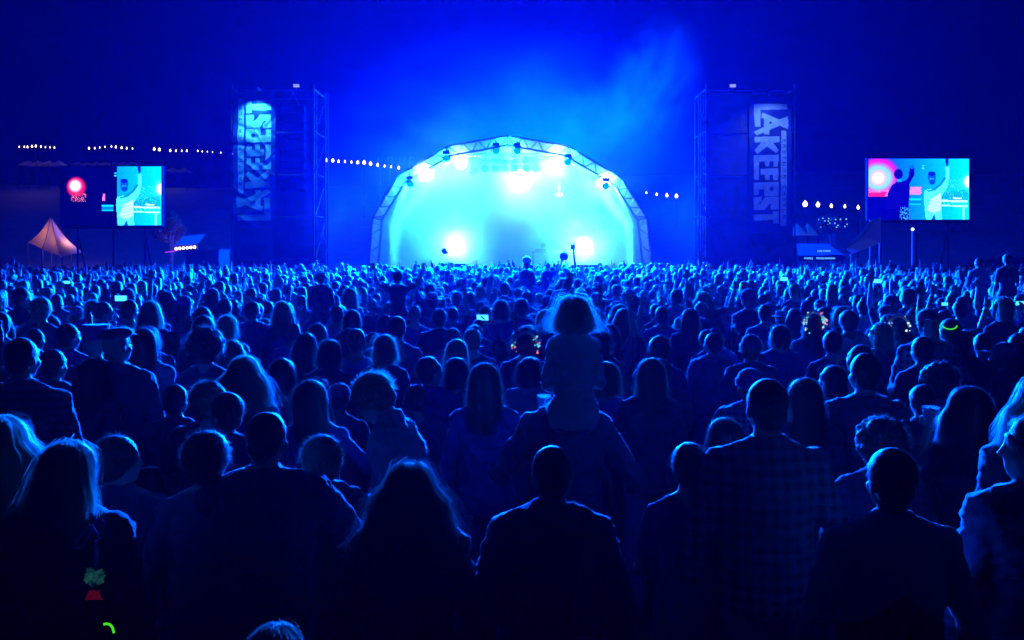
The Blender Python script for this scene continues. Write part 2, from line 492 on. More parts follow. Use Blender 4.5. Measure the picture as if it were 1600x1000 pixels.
M['steel'] = mat('dark_steel_tube', (.03, .033, .04), .6, metal=.3)
def scaffold(x0, x1, xt0, xt1, ytop, Y, label, cloth):
    """PA tower: tube frame, a lattice mast at one side, dark cloth on the front; x in photo pixels"""
    root = empty('scaffold_tower', (0, 0, 0), label, 'tower')
    zt = P(0, ytop, Y).z
    X = lambda p: (p - 800) * Y / F
    m = MB(); D = 2.6
    for px in (x0, x1):
        for dy in (0, D):
            m.tube([(X(px), Y + dy, 0), (X(px), Y + dy, zt + (.25 if dy == 0 else 0))], .045, 8)
    for z in np.arange(.2, zt + .01, (zt - .2) / 5):
        for dy in (0, D): m.tube([(X(x0), Y + dy, z), (X(x1), Y + dy, z)], .032, 6)
        for px in (x0, x1): m.tube([(X(px), Y, z + .06), (X(px), Y + D, z + .06)], .032, 6)
    zs = np.linspace(.2, zt, 6)
    for i in range(5):
        for px in (x0, x1): m.tube([(X(px) + .06, Y, zs[i]), (X(px) + .06, Y + D, zs[i + 1])], .03, 6)
        m.tube([(X(x0), Y + D + .08, zs[i + (i % 2)]), (X(x1), Y + D + .08, zs[i + 1 - (i % 2)])], .03, 6)
    m.build('tube_frame', M['steel'], root)
    w = MB(); a, b = X(xt0), X(xt1)
    for x in (a, b):
        for dy in (-.1, .45): w.tube([(x, Y + dy, 0), (x, Y + dy, zt - .1)], .032, 8)
    k = 14
    for i in range(k):
        z0 = (zt - .2) * i / k; z1 = (zt - .2) * (i + 1) / k
        for dy in (-.1, .45):
            w.tube([(a, Y + dy, z0 if i % 2 else z1), (b, Y + dy, z1 if i % 2 else z0)], .018, 5)
        w.tube([(a, Y - .1, z1), (b, Y - .1, z1)], .018, 5)
    w.build('lattice_mast', M['steel'], root)
    c0, c1 = X(cloth[0]), X(cloth[1])
    for nm, (p0, p1, yy, zb) in {'front_scrim': (c0, c1, Y + .10, .3), 'back_scrim': (X(x0) + .05, X(x1) - .05, Y + D - .08, .3)}.items():
        s = MB(); nx, nz = 24, 40; vv = []
        for j in range(nz + 1):
            for i in range(nx + 1):
                x = p0 + (p1 - p0) * i / nx; z = zb + (zt - .1 - zb) * j / nz
                vv.append((x, yy + .035 * math.sin(x * 5 + z * .7) + .03 * math.sin(z * 3.1 + x * 2), z))
        s.add(vv, [(j * (nx + 1) + i, j * (nx + 1) + i + 1, (j + 1) * (nx + 1) + i + 1, (j + 1) * (nx + 1) + i) for j in range(nz) for i in range(nx)])
        s.build(nm, M['scrim'], root, smooth=True)
    return root
scaffold(362, 490, 491, 509, 141, 44.0, 'tall left scaffold tower beside the stage, its banner lit from above', (364, 426))
scaffold(1104, 1242, 1095, 1103, 141, 44.0, 'tall right scaffold tower beside the stage, its banner unlit', (1108, 1240))
def array(px, Y, label):
    root = empty('line_array_speaker', (0, 0, 0), label, 'loudspeaker', 'hanging line arrays in the towers')
    for k in range(9):
        m = MB(); y = 172 + k * 13 + k * k * .25
        c = P(px, y, Y + 1.1); m.box(c, (1.05, .5, .33), Matrix.Rotation(R(-k * 1.6), 3, 'X')); m.box(c + Vector((0, -.26, 0)), (.9, .02, .24), Matrix.Rotation(R(-k * 1.6), 3, 'X'))
        m.build('speaker_cabinet', M['unlit'], root)
    m = MB(); c = P(px, 172, Y + 1.1)
    m.tube([c + Vector((-.3, 0, .1)), c + Vector((0, 0, .8)), c + Vector((.3, 0, .1))], .02); m.build('hanging_bridle', M['alu'], root)
array(458, 44, 'tall stack of speaker cabinets hanging in the left scaffold tower')
array(1138, 44, 'tall stack of speaker cabinets hanging in the right scaffold tower')
banner((396, 251), 43.9, True, .85, 'crumpled dark blue banner reading LAKEFEST upwards, lit cyan from above, on the left tower')
banner((1205, 256), 43.9, False, .35, 'smooth dark blue banner reading LAKEFEST downwards on the right tower')
# lamp over the left banner
bl = empty('banner_lamp', P(401, 140, 43.2), 'small spotlight at the top of the left banner', 'lamp')
m = MB(); m.box((0, .4, .1), (.06, .9, .05)); m.build('arm', M['black'], bl)
m = MB(); m.tube([(0, 0, .1), (0, .05, -.1)], [.08, .11], 12); hb = m.build('lamp_shell', M['black'], bl)
lamp('banner_light', 'SPOT', P(401, 144, 43.15), 1500, (.03, .42, 1.0), .05, target=P(400, 205, 43.95), cone=95, blend=.9)
rl = empty('banner_lamp', P(1205, 146, 43.2), 'small dim spotlight at the top of the right banner', 'lamp')
m = MB(); m.box((0, .4, .1), (.06, .9, .05)); m.build('arm', M['black'], rl)
m = MB(); m.tube([(0, 0, .1), (0, .05, -.1)], [.08, .11], 12); m.build('lamp_shell', M['black'], rl)
lamp('banner_light', 'SPOT', P(1205, 140, 42.2), 380, (.12, .3, 1.0), .05, target=P(1205, 270, 43.95), cone=110, blend=.9)
for px, lab in ((463, 'small pale beacon box on a stalk above the left tower'), (1145, 'small pale beacon box on a stalk above the right tower')):
    m = MB(); c = P(px, 134, 44); r = empty('beacon', c, lab, 'beacon', 'beacons over the towers')
    m.box((0, 0, 0), (.24, .12, .12)); m.build('lamp_box', emit('beacon_glow', (.30, .32, .62), 1.1), r)
    m = MB(); m.tube([(0, 0, -.06), (0, 0, -.30)], .02); m.build('stalk', M['black'], r)

# ------------------------------------------------------------------ LED screens (the picture is what the lit panel shows)
def lin(c):
    c = np.asarray(c, float) / 255
    return np.where(c <= .04045, c / 12.92, ((c + .055) / 1.055) ** 2.4)
def paint(left):
    W, H = 157, 95
    x, y = np.meshgrid(np.arange(W) + .5, np.arange(H) + .5)
    im = np.zeros((H, W, 3))
    t = np.clip((x - 20) / 130, 0, 1)[..., None]
    im[:] = (1 - t) * np.array([0, 70, 250]) + t * np.array([0, 205, 255])
    rs = np.random.RandomState(3)
    im += rs.normal(0, 6, (H, W, 1))
    Z = lambda pts: [((a - 72) / 9.09, (b - 72) / 9.09) for a, b in pts]
    def poly(pts, c, a=1.0):
        m = pip(x, y, Z(pts)); im[m] = im[m] * (1 - a) + np.array(c) * a
    def ellp(cx, cy, rx, ry, c, soft=.15):
        cx, cy = (cx - 72) / 9.09, (cy - 72) / 9.09; rx /= 9.09; ry /= 9.09
        d = np.sqrt(((x - cx) / rx) ** 2 + ((y - cy) / ry) ** 2)
        a = np.clip((1 - d) / soft, 0, 1)[..., None]
        im[:] = im * (1 - a) + np.array(c) * a
    ox, oy = 210, 340
    if left:
        im[x < 88] = (0, 0, 40); ox, oy = 290, 375
        ellp(ox, oy, 150, 165, (235, 15, 55), .25); ellp(ox - 12, oy - 18, 108, 112, (225, 190, 235), .4); ellp(ox - 18, oy - 20, 76, 76, (255, 245, 255), .5)
        [im.__setitem__((int((rs.uniform(470, 590) - 72) / 9.09), int((rs.uniform(215, 430) - 72) / 9.09)), (200 + rs.randint(55), rs.randint(160), 60 + rs.randint(120))) for _ in range(110)]
    else:
        ellp(ox, oy - 20, 330, 310, (215, 20, 245), .25); ellp(ox, oy, 260, 235, (120, 190, 250), .35); ellp(ox, oy + 5, 135, 130, (255, 150, 225), .4); ellp(ox, oy + 5, 95, 90, (255, 250, 255), .3)
        for k in range(500):
            a, b = rs.uniform(72, 480), rs.uniform(460, 610)
            if b > 620 - (480 - a) * .28 or b > 545 - 0.1 * a:
                i, j = int((a - 72) / 9.09), int((b - 72) / 9.09); im[min(j, 94), min(i, 156)] = (250, 40 + rs.randint(120), 70 + rs.randint(120))
        poly([(60, 560), (330, 545), (300, 615), (130, 615), (60, 600)], (255, 15, 70), .85)
    dk_ = (0, 0, 120) if not left else (0, 0, 40)
    poly([(60, 612), (640, 600), (660, 950), (60, 950)], dk_)
    if not left:
        ellp(497, 290, 68, 78, (8, 0, 120)); poly([(345, 560), (400, 450), (480, 395), (590, 385), (640, 330), (655, 200), (725, 200), (730, 290), (655, 430), (648, 720), (560, 790), (320, 790)], (5, 0, 130))
        poly([(480, 365), (545, 365), (540, 400), (490, 405)], (0, 150, 250)); ellp(690, 190, 34, 30, (0, 90, 200))
        for k in range(90):
            a, b = rs.uniform(520, 660), rs.uniform(760, 935); im[int((b - 72) / 9.09), int((a - 72) / 9.09)] = (60, 170, 255)
    o = 20 if left else 0
    poly([(650, 640), (820, 640), (820, 665), (650, 665)], (0, 200, 255)); poly([(650, 705), (820, 705), (820, 722), (650, 722)], (0, 190, 255)); poly([(655, 665), (820, 665), (820, 705), (655, 705)], (0, 110, 220))
    for k in range(2 if left else 7): poly([(670 + k * 22, 470), (682 + k * 22, 470), (676 + k * 22, 580), (664 + k * 22, 580)], (250, 130, 225))
    for k in range(0 if left else 3): poly([(680, 478 + k * 35), (830, 478 + k * 35), (825, 490 + k * 35), (675, 490 + k * 35)], (240, 110, 220))
    ellp(850, 170, 22, 12, (30, 200, 255)); ellp(848, 207, 20, 11, (60, 240, 255))
    poly([(1110, 560), (1480, 500), (1480, 660), (1110, 660)], (0, 120, 230), .55)
    for k in range(260):
        a, b = rs.uniform(1130, 1470), rs.uniform(360, 640); im[int((b - 72) / 9.09), int((a - 72) / 9.09)] = (rs.randint(80), 150 + rs.randint(100), 255)
    ellp(1500, 400, 140, 170, (90, 240, 255), .9); ellp(1510, 400, 95, 105, (250, 245, 255), .4)
    poly([(1270, 620), (1400, 625), (1400, 642), (1270, 640)], (190, 255, 255))
    poly([(1105, 655), (1485, 668), (1485, 692), (1105, 682)], (190, 255, 255)); poly([(1105, 728), (1485, 738), (1485, 756), (1105, 744)], (190, 255, 255))
    for k in range(6): poly([(1130 + k * 60, 685), (1142 + k * 60, 685), (1172 + k * 60, 735), (1160 + k * 60, 735)], (60, 230, 255))
    poly([(1412, 745), (1442, 745), (1432, 950), (1404, 950)], (120, 250, 255))
    # performer in a pale shirt with one arm raised
    poly([(870, 520), (960, 500), (1060, 470), (1130, 390), (1175, 300), (1165, 190), (1215, 185), (1222, 330), (1190, 470), (1112, 600), (1108, 860), (1120, 950), (1040, 950), (990, 890), (955, 950), (890, 950), (872, 780), (858, 640)], (70, 250, 255))
    poly([(960, 640), (1100, 560), (1095, 800), (1000, 850), (900, 800)], (190, 255, 252), .8)
    for k in range(5): poly([(890, 690 + k * 40), (1060, 640 + k * 42), (1062, 646 + k * 42), (890, 698 + k * 40)], (40, 190, 235), .7)
    poly([(985, 895), (1010, 860), (1030, 950), (960, 950)], (0, 70, 200))
    poly([(1160, 76), (1205, 76), (1205, 150), (1190, 185), (1170, 150)], (0, 20, 170))
    poly([(880, 515), (940, 520), (1010, 480), (1080, 430), (1150, 330), (1180, 345), (1110, 450), (1020, 520), (930, 545)], (0, 110, 225), .9)
    ellp(972, 330, 62, 75, (0, 75, 215)); ellp(970, 285, 58, 36, (0, 25, 165)); poly([(940, 352), (1005, 352), (1000, 366), (945, 366)], (60, 235, 255)); ellp(975, 400, 50, 45, (0, 60, 190))
    return np.clip(im, 0, 255)
def screen(x0, y0, x1, y1, Y, left, label):
    im = lin(paint(left)); H, W = im.shape[:2]
    root = empty('led_screen', (0, 0, 0), label, 'video screen')
    a, b = P(x0, y0, Y), P(x1, y1, Y)
    xs_ = np.linspace(a.x, b.x, W + 1); zs_ = np.linspace(a.z, b.z, H + 1)
    XX, ZZ = np.meshgrid(xs_, zs_)
    vs = np.stack([XX, np.full_like(XX, Y), ZZ], -1).reshape(-1, 3)
    idx = np.arange((W + 1) * (H + 1)).reshape(H + 1, W + 1)
    q = np.stack([idx[:-1, :-1], idx[1:, :-1], idx[1:, 1:], idx[:-1, 1:]], -1).reshape(-1, 4)
    me = bpy.data.meshes.new('lit_panel'); me.from_pydata(vs.tolist(), [], q.tolist())
    at = me.attributes.new('pix', 'FLOAT_COLOR', 'FACE')
    at.data.foreach_set('color', np.concatenate([im, np.ones((H, W, 1))], -1).reshape(-1))
    m = bpy.data.materials.new('led_panel'); m.use_nodes = True; nt = m.node_tree; nt.nodes.clear()
    e = nt.nodes.new('ShaderNodeEmission'); o = nt.nodes.new('ShaderNodeOutputMaterial'); A = nt.nodes.new('ShaderNodeAttribute'); A.attribute_name = 'pix'
    nt.links.new(A.outputs['Color'], e.inputs[0]); e.inputs[1].default_value = 1.7; nt.links.new(e.outputs[0], o.inputs[0])
    me.materials.append(m); me.update()
    po = bpy.data.objects.new('lit_panel', me); COL.objects.link(po); po.parent = root
    f = MB(); w, h = b.x - a.x, a.z - b.z; cxx, czz = (a.x + b.x) / 2, (a.z + b.z) / 2
    f.box((cxx, Y + .17, czz), (w + .1, .3, h + .1)); f.build('cabinet', M['black'], root)
    f = MB(); zb = b.z - .06
    for x in (a.x + .7, b.x - .9, cxx):
        f.tube([(x, Y + .3, 0), (x, Y + .3, a.z - .3)], .05, 8)
    f.tube([(a.x, Y + .3, zb - .05), (b.x, Y + .3, zb - .05)], .06, 8)
    for x in (a.x + .7, b.x - .9): f.tube([(x, Y + .3, zb - .3), (x, Y + 2, 0)], .04, 8)
    f.build('support_frame', M['unlit'], root)
    return root
screen(1357, 248, 1514, 343, 50, False, 'large video screen right of the stage showing two performers with raised arms')
screen(95, 260, 252, 352, 50, True, 'large video screen left of the stage showing one performer and a red orb')
lamp('screen_glow_right', 'POINT', P(1470, 296, 49.3), 240, (0, .16, 1), .8)
# slim bright mast under the right screen
m = MB(); p = P(1426, 360, 46); m.tube([(p.x, 46, 0), (p.x, 46, p.z)], [.07, .04], 8); 
mo = empty('lamp_mast', (p.x, 46, 0), 'slim pale mast with a small lamp below the right video screen', 'mast')
m2 = MB(); m2.tube([(0, 0, 0), (0, 0, p.z)], [.08, .04], 8); m2.build('mast', mat('white_mast', (.7, .75, .8), .5), mo)
m2 = MB(); m2.ell((0, 0, p.z + .05), .07); m2.build('lamp_globe', emit('mast_lamp', (.6, .8, 1), 3), mo)

# ------------------------------------------------------------------ festoon strings, far field
def festoon(pts, Y, label, poles=(), size=.062):
    root = empty('string_lights', (0, 0, 0), label, 'string lights')
    ws = [P(x, y, Y) for x, y in pts]
    m = MB(); cab = []
    for i, w in enumerate(ws):
        cab.append(w + Vector((0, 0, .14)))
        if i < len(ws) - 1: cab.append((w + ws[i + 1]) / 2 + Vector((0, 0, .06)))
    m.tube(cab, .012, 5); m.build('cable', M['cable'], root)
    for i, w in enumerate(ws):
        b = MB(); s = size * (1 + .35 * math.sin(i * 5.3 + pts[0][0])); b.ell(w, (s, s, s * 1.15), nu=8, nv=6); b.tube([w + Vector((0, 0, s)), w + Vector((0, 0, s + .08))], .03, 5)
        b.build('bulb', M['bulb'], root)
    for px in poles:
        q = P(px, 0, Y); top = min(ws, key=lambda w: abs(w.x - q.x)).z + .2
        b = MB(); b.tube([(q.x, Y + .05, gz(q.x, Y) - .3), (q.x, Y + .05, top)], .05, 6); b.build('pole', M['unlit'], root)
festoon([(30, 230), (38, 230), (43, 230), (50, 229), (56, 228.5), (64, 229.5), (71, 230.5), (78, 231), (85, 231)], 100, 'leftmost string of warm bulbs over the dark hill', (56,))
festoon([(139, 232), (148, 232), (156, 231), (164, 230), (174, 229), (181, 230), (190, 231), (198, 232), (207, 232.5)], 100, 'string of warm bulbs above the left video screen', (174,))
festoon([(241, 233), (249, 234), (266, 235.5), (275, 236), (284, 236), (292, 236)], 100, 'short string of warm bulbs right of the left video screen', (241, 292), .085)
festoon([(309, 236), (316, 237), (324, 237.5), (332, 238), (345, 239), (363, 240)], 110, 'faint string of small bulbs beside the left tower', (309,), .05)
festoon([(482, 247), (492, 247.5), (500, 249), (510, 250), (520, 251), (529, 252.5), (539, 253), (549, 253.5), (559, 254), (569, 254), (579, 256), (590, 258), (601, 260), (611, 261), (623, 262.5)], 84, 'long string of warm bulbs between the left tower and the arch', (482, 569), .095)
festoon([(1010, 301.5), (1026, 304), (1042, 305.5), (1057, 306.5)], 80, 'short string of four bulbs between the arch and the right tower', (1057,), .09)
festoon([(1258, 319), (1278, 320), (1299, 322), (1320, 323), (1341, 324.5)], 70, 'string of five bulbs between the right tower and the right screen', (1278, 1341), .12)

# LOVE letters on the hillside
lv = empty('love_letters', (0, 0, 0), 'faintly glowing standing letters spelling LOVE beyond the left of the arch', 'letters')
lm = emit('dim_letter_glow', (.02, .25, .9), .22)
Yl = 92
def stroke(m, x0, y0, x1, y1, w=1.7):
    a, b = P(x0, y0, Yl), P(x1, y1, Yl); d = (b - a); L = d.length
    m.box((a + b) / 2, (L + .08, .18, w * Yl / F), Matrix.Rotation(-math.atan2(d.z, d.x), 3, 'Y'))
for segs in ([(591, 246, 591, 262), (591, 262, 597, 262)], [(606, 247, 606, 261), (613, 247, 613, 261), (606, 246, 613, 246), (606, 262, 613, 262)],
             [(624, 246, 628, 262), (633, 246, 629, 262)], [(640, 246, 640, 262), (640, 246, 647, 246), (640, 254, 646, 254), (640, 262, 647, 262)]):
    m = MB()
    for s in segs: stroke(m, *s)
    x_ = P(segs[0][0] + 3, 262, Yl); m.tube([(x_.x, Yl + .12, gz(0, Yl) - .2), (x_.x, Yl + .12, x_.z)], .05, 6)
    m.build('standing_letter', lm, lv)

# ------------------------------------------------------------------ tents, stalls and trees in the background
def fabric(name, col, trans):
    m = mat(name, col, .8, bump=(3, .2)); nt = m.node_tree; b = nt.nodes['Principled BSDF']; o = nt.nodes['Material Output']
    t = nt.nodes.new('ShaderNodeBsdfTranslucent'); t.inputs[0].default_value = (*col, 1)
    mx = nt.nodes.new('ShaderNodeMixShader'); mx.inputs[0].default_value = trans
    nt.links.new(b.outputs[0], mx.inputs[1]); nt.links.new(t.outputs[0], mx.inputs[2]); nt.links.new(mx.outputs[0], o.inputs[0])
    return m
tent = empty('stretch_tent', (0, 0, 0), 'peaked beige tent glowing warm from a lamp inside, at the far left', 'tent')
Yt = 66
pk = P(80, 338, Yt); ctr = P(86, 400, Yt)
edge = [P(43, 379, Yt - .5), P(66, 390, Yt - 2.0), P(97, 401, Yt - 2.6), P(131, 394, Yt - .5), P(112, 384, Yt + 2.2), P(66, 378, Yt + 2.2)]
m = MB(); n = len(edge); rows_ = 14; per = 48
vv = []
for j in range(rows_ + 1):
    t = j / rows_
    for i in range(per):
        a = i / per * n; k = int(a) % n; fr = a - int(a)
        e = edge[k].lerp(edge[(k + 1) % n], fr); inw = .10 * math.sin(math.pi * fr)
        e = e.lerp(Vector((pk.x, Yt, e.z)), inw)
        p = Vector((pk.x, Yt, pk.z)).lerp(e, t); p.z -= .24 * math.sin(math.pi * t) * (pk.z - e.z) * .55
        vv.append(p)
m.add(vv, [(j * per + i, j * per + (i + 1) % per, (j + 1) * per + (i + 1) % per, (j + 1) * per + i) for j in range(rows_) for i in range(per)])
m.build('canopy', fabric('tent_canvas', (.46, .31, .17), .45), tent, smooth=True)
for e in edge: m = MB(); m.tube([e, (e.x, e.y, gz(e.x, e.y))], .04, 6); m.build('tent_pole', M['black'], tent)
m = MB(); m.tube([(pk.x, Yt, gz(0, Yt)), (pk.x, Yt, pk.z)], .06, 8); m.build('centre_pole', M['black'], tent)
m = MB()
for e in edge: 
    pts = []
    for t in np.linspace(0, 1, 8):
        p = Vector((pk.x, Yt, pk.z)).lerp(e, t); p.z -= .24 * math.sin(math.pi * t) * (pk.z - e.z) * .55; pts.append(p + Vector((0, -.04, .02)))
    m.tube(pts, .022, 5)
m.build('seam_rope', M['cable'], tent)
lamp('tent_lamp', 'POINT', P(103, 386, Yt - .3), 80, (1, .45, .16), .25, parent=tent)
lamp('tent_lamp_small', 'POINT', P(80, 370, Yt), 45, (1, .42, .22), .25, parent=tent)

def marquee(x0, x1, y0, y1, Y, label, col, pw, lc=(1, .4, .15)):
    root = empty('marquee', (0, 0, 0), label, 'marquee')
    a, b = P(x0, y1, Y), P(x1, y1, Y); top = P(x0, y0, Y).z; n = max(2, int((x1 - x0) / 14))
    m = MB(); 
    for i in range(n):
        l = a.lerp(b, i / n); r = a.lerp(b, (i + 1) / n); c = (l + r) / 2; D = 2.5
        m.add([l, r, r + Vector((0, D, 0)), l + Vector((0, D, 0)), Vector((c.x, Y + D / 2, top))], [(0, 1, 4), (1, 2, 4), (2, 3, 4), (3, 0, 4)])
    m.build('roof', col, root)
    m = MB()
    for i in range(n + 1):
        l = a.lerp(b, i / n)
        for D in (0.05, 2.45):
            m = MB(); m.tube([(l.x, Y + D, gz(l.x, Y) - .3), (l.x, Y + D, l.z)], .03, 6); m.build('leg', M['unlit'], root)
    c = (a + b) / 2
    if pw: lamp('marquee_lamp', 'POINT', (c.x, Y - 1.2, c.z - .3), pw, lc, .3, parent=root)
mc = fabric('marquee_canvas', (.42, .30, .12), .5)
marquee(27, 92, 249, 257, 100, 'low row of brownish marquee tops on the hill at the far left', mc, 70)
marquee(108, 208, 251.5, 256, 104, 'long thin row of marquee tops above the left video screen', mc, 70, (.8, .5, .2))
marquee(256, 290, 260, 267, 104, 'small faint marquee right of the left video screen', mc, 40, (.6, .5, .4))
marquee(1246, 1280, 348, 368, 60, 'pale gazebo with reddish streaks just right of the right tower', mc, 24, (.7, .4, .5))

def leafcloud(m, c, rad, n, s, rng):
    for _ in range(n):
        v = Vector((rng.gauss(0, 1), rng.gauss(0, 1), rng.gauss(0, 1))).normalized() * (rng.random() ** .45)
        p = Vector(c) + Vector((v.x * rad[0], v.y * rad[1], v.z * rad[2]))
        a = Vector((rng.gauss(0, 1), rng.gauss(0, 1), rng.gauss(0, 1))).normalized() * s * rng.uniform(.6, 1.3)
        b = a.cross(Vector((rng.gauss(0, 1), rng.gauss(0, 1), rng.gauss(0, 1)))).normalized() * s * .5
        m.add([p - a, p + b, p + a, p - b], [(0, 1, 2, 3)])
M['leaf'] = fabric('tree_leaves', (.07, .06, .02), .3)
M['bark'] = mat('tree_bark', (.06, .045, .03), .9, bump=(12, .5))
def tree(px, py_top, py_mid, wpx, Y, label, seed, lights=False):
    rng = random.Random(seed); c = P(px, py_mid, Y); root = empty('tree', (c.x, Y, gz(c.x, Y)), label, 'tree')
    g0 = gz(c.x, Y); hz_ = c.z - g0; w = wpx * Y / F / 2; th = P(px, py_top, Y).z - c.z
    t = MB(); t.tube([(0, 0, -.1), (.08, 0, hz_ * .5), (0, 0, hz_ * 1.1)], [.22, .15, .07], 8)
    for k in range(9):
        a = rng.uniform(0, 6.28); t.tube([(0, 0, hz_ * rng.uniform(.45, .9)), (math.cos(a) * w * .4, math.sin(a) * w * .4, hz_ * 1.0), (math.cos(a) * w * .8, math.sin(a) * w * .8, hz_ + th * rng.uniform(-.3, .6))], [.08, .05, .02], 6)
    t.build('trunk', M['bark'], root)
    l = MB()
    for k in range(22):
        a = rng.uniform(0, 6.28); rr = rng.uniform(.2, .85); zz = rng.uniform(-.7, .85)
        leafcloud(l, (math.cos(a) * w * rr, math.sin(a) * w * rr, hz_ + th * zz * math.sqrt(max(.05, 1 - (rr * .8) ** 2))), (w * .28,) * 3, 120, .13, rng)
    l.build('crown', M['leaf'], root)
    if lights:
        fg = emit('fairy_glow', (.25, .75, .8), .9)
        for k in range(46):
            a = rng.uniform(0, 6.28); rr = rng.uniform(.2, 1.0); b = MB()
            b.ell((math.cos(a) * w * rr, math.sin(a) * w * rr - .1, hz_ + th * rng.uniform(-.5, .8)), .045, nu=5, nv=4); b.build('fairy_light', fg, root)
    return root
tree(266, 333, 362, 56, 62, 'small bushy tree with a few orange lit leaves beside the left video screen', 4)
lamp('stall_spill', 'POINT', P(276, 381, 60.0), 60, (1, .4, .15), .2)
tree(1300, 338, 350, 46, 64, 'small round tree dotted with fairy lights between the right tower and screen', 9, True)
# a fairy-light stall under the tree
st = empty('food_stall', (0, 0, 0), 'food stall with a row of white bulbs along its awning, left of the left tower', 'stall')
Ys = 56
m = MB(); a, b = P(272, 394, Ys), P(308, 391, Ys)
m.add([a + Vector((0, 0, .35)), b + Vector((0, 0, .35)), b + Vector((0, 1.6, .9)), a + Vector((0, 1.6, .9)), a + Vector((0, 0, .25)), b + Vector((0, 0, .25))], [(0, 1, 2, 3), (4, 5, 1, 0)])
m.build('awning', M['scrim'], st)
m = MB(); m.box((a.x / 2 + b.x / 2, Ys + .8, .55), (1.2, 1.3, 1.1)); 
for p in (a, b): m.tube([(p.x, Ys + .05, 0), (p.x, Ys + .05, p.z + .3)], .04, 6)
m.build('counter', M['black'], st)
for k in range(6):
    q = MB(); p = a.lerp(b, .1 + .8 * k / 5) + Vector((0, -.05, .18)); q.ell(p, .075, nu=8, nv=6); q.build('bulb', M['bulb'], st)
m = MB(); m.tube([P(258, 394.5, Ys), P(278, 391.5, Ys)], .018, 6); m.build('neon_strip', emit('magenta_neon', (.75, .05, .8), 1.5), st)
m = MB(); c = P(325, 403, 55); m.box((c.x, 55, c.z / 2 + .2), (1.75, 2.0, c.z + .35)); m.box((c.x, 53.98, c.z - .05), (1.6, .03, .5)); m.box((c.x, 55, c.z + .42), (1.85, 2.1, .06))
tag(m.build('equipment_trailer', mat('pale_trailer_panel', (.10, .11, .13), .6, noise=(2, .15))), 'pale boxy trailer at the foot of the left tower', 'trailer')
# shade sail and sign at the right
ss = empty('shade_sail', (0, 0, 0), 'dull blue angular sail awning left below the right video screen', 'awning')
pts = [P(1376, 340, 49), P(1377, 379, 48), P(1331, 397, 47), P(1322, 389, 47.5), P(1361, 344, 49)]
m = MB(); cen = sum(pts, Vector()) / 5 + Vector((0, .5, 0)); m.add(pts + [cen], [(i, (i + 1) % 5, 5) for i in range(5)])
m.add([p + Vector((0, .03, 0)) for p in pts] + [cen + Vector((0, .03, 0))], [((i + 1) % 5, i, 5) for i in range(5)])
m.build('sail_cloth', mat('sail_cloth', (.25, .26, .3), .8, bump=(3, .3)), ss)
for p in (pts[0], pts[2], pts[4]): m = MB(); m.tube([(p.x, p.y + .1, 0), (p.x, p.y + .1, p.z)], .045, 8); m.build('pole', M['alu'], ss)
bar = empty('bar_tent', (0, 0, 0), 'dark bar tent with two lines of pale scrawled lettering, right of the right tower', 'tent')
Yb = 52
m = MB(); a, b = P(1246, 388, Yb), P(1320, 388, Yb); z0 = P(0, 399, Yb).z; z1 = P(0, 408, Yb).z
m.add([(a.x, Yb, z0), (b.x, Yb, z0), (b.x - .4, Yb + 1.6, a.z + .25), (a.x + .4, Yb + 1.6, a.z + .25), (a.x + .4, Yb + 3, a.z - .1), (b.x - .4, Yb + 3, a.z - .1)], [(0, 1, 2, 3), (3, 2, 5, 4)])
m.build('roof', M['scrim'], bar)
m = MB(); m.box(((a.x + b.x) / 2, Yb - .02, (z0 + z1) / 2), (b.x - a.x, .05, z0 - z1)); m.build('fascia_board', M['black'], bar)
for x in np.linspace(a.x + .1, b.x - .1, 4): m = MB(); m.tube([(x, Yb + .05, 0), (x, Yb + .05, z1)], .05, 6); m.build('leg', M['black'], bar)
rng = random.Random(8); m = MB()
def scrawl(m, x0, x1, y, h, Y, gaps=()):
    x = x0
    while x < x1:
        if not any(g0 < x < g1 for g0, g1 in gaps):
            k = rng.choice('lnoue'); a_ = P(x, y, Y)
            pts = {'l': [(0, h * .7), (0, -h * .5)], 'n': [(0, h * .4), (0, -h * .4), (.9, -h * .4), (1, h * .4)], 'u': [(0, -h * .4), (0, h * .4), (1, h * .4), (1, -h * .4)],
                   'o': [(0, 0), (.5, h * .45), (1, 0), (.5, -h * .45), (0, 0)], 'e': [(0, 0), (1, -.1 * h), (.5, -h * .45), (0, 0), (.4, h * .45), (1, h * .3)]}[k]
            m.tube([P(x + px_ * 1.1, y + py_, Y) for px_, py_ in pts], .022, 5)
        x += 2.1
scrawl(m, 1257, 1305, 403.5, 3.2, Yb - .06, ((1271.5, 1275.5),)); scrawl(m, 1278, 1298, 392, 2.8, Yb + .2)
m.build('sign_lettering', emit('sign_glow', (.12, .5, .9), .8), bar)
for px in (1223 , 1239):
    pass

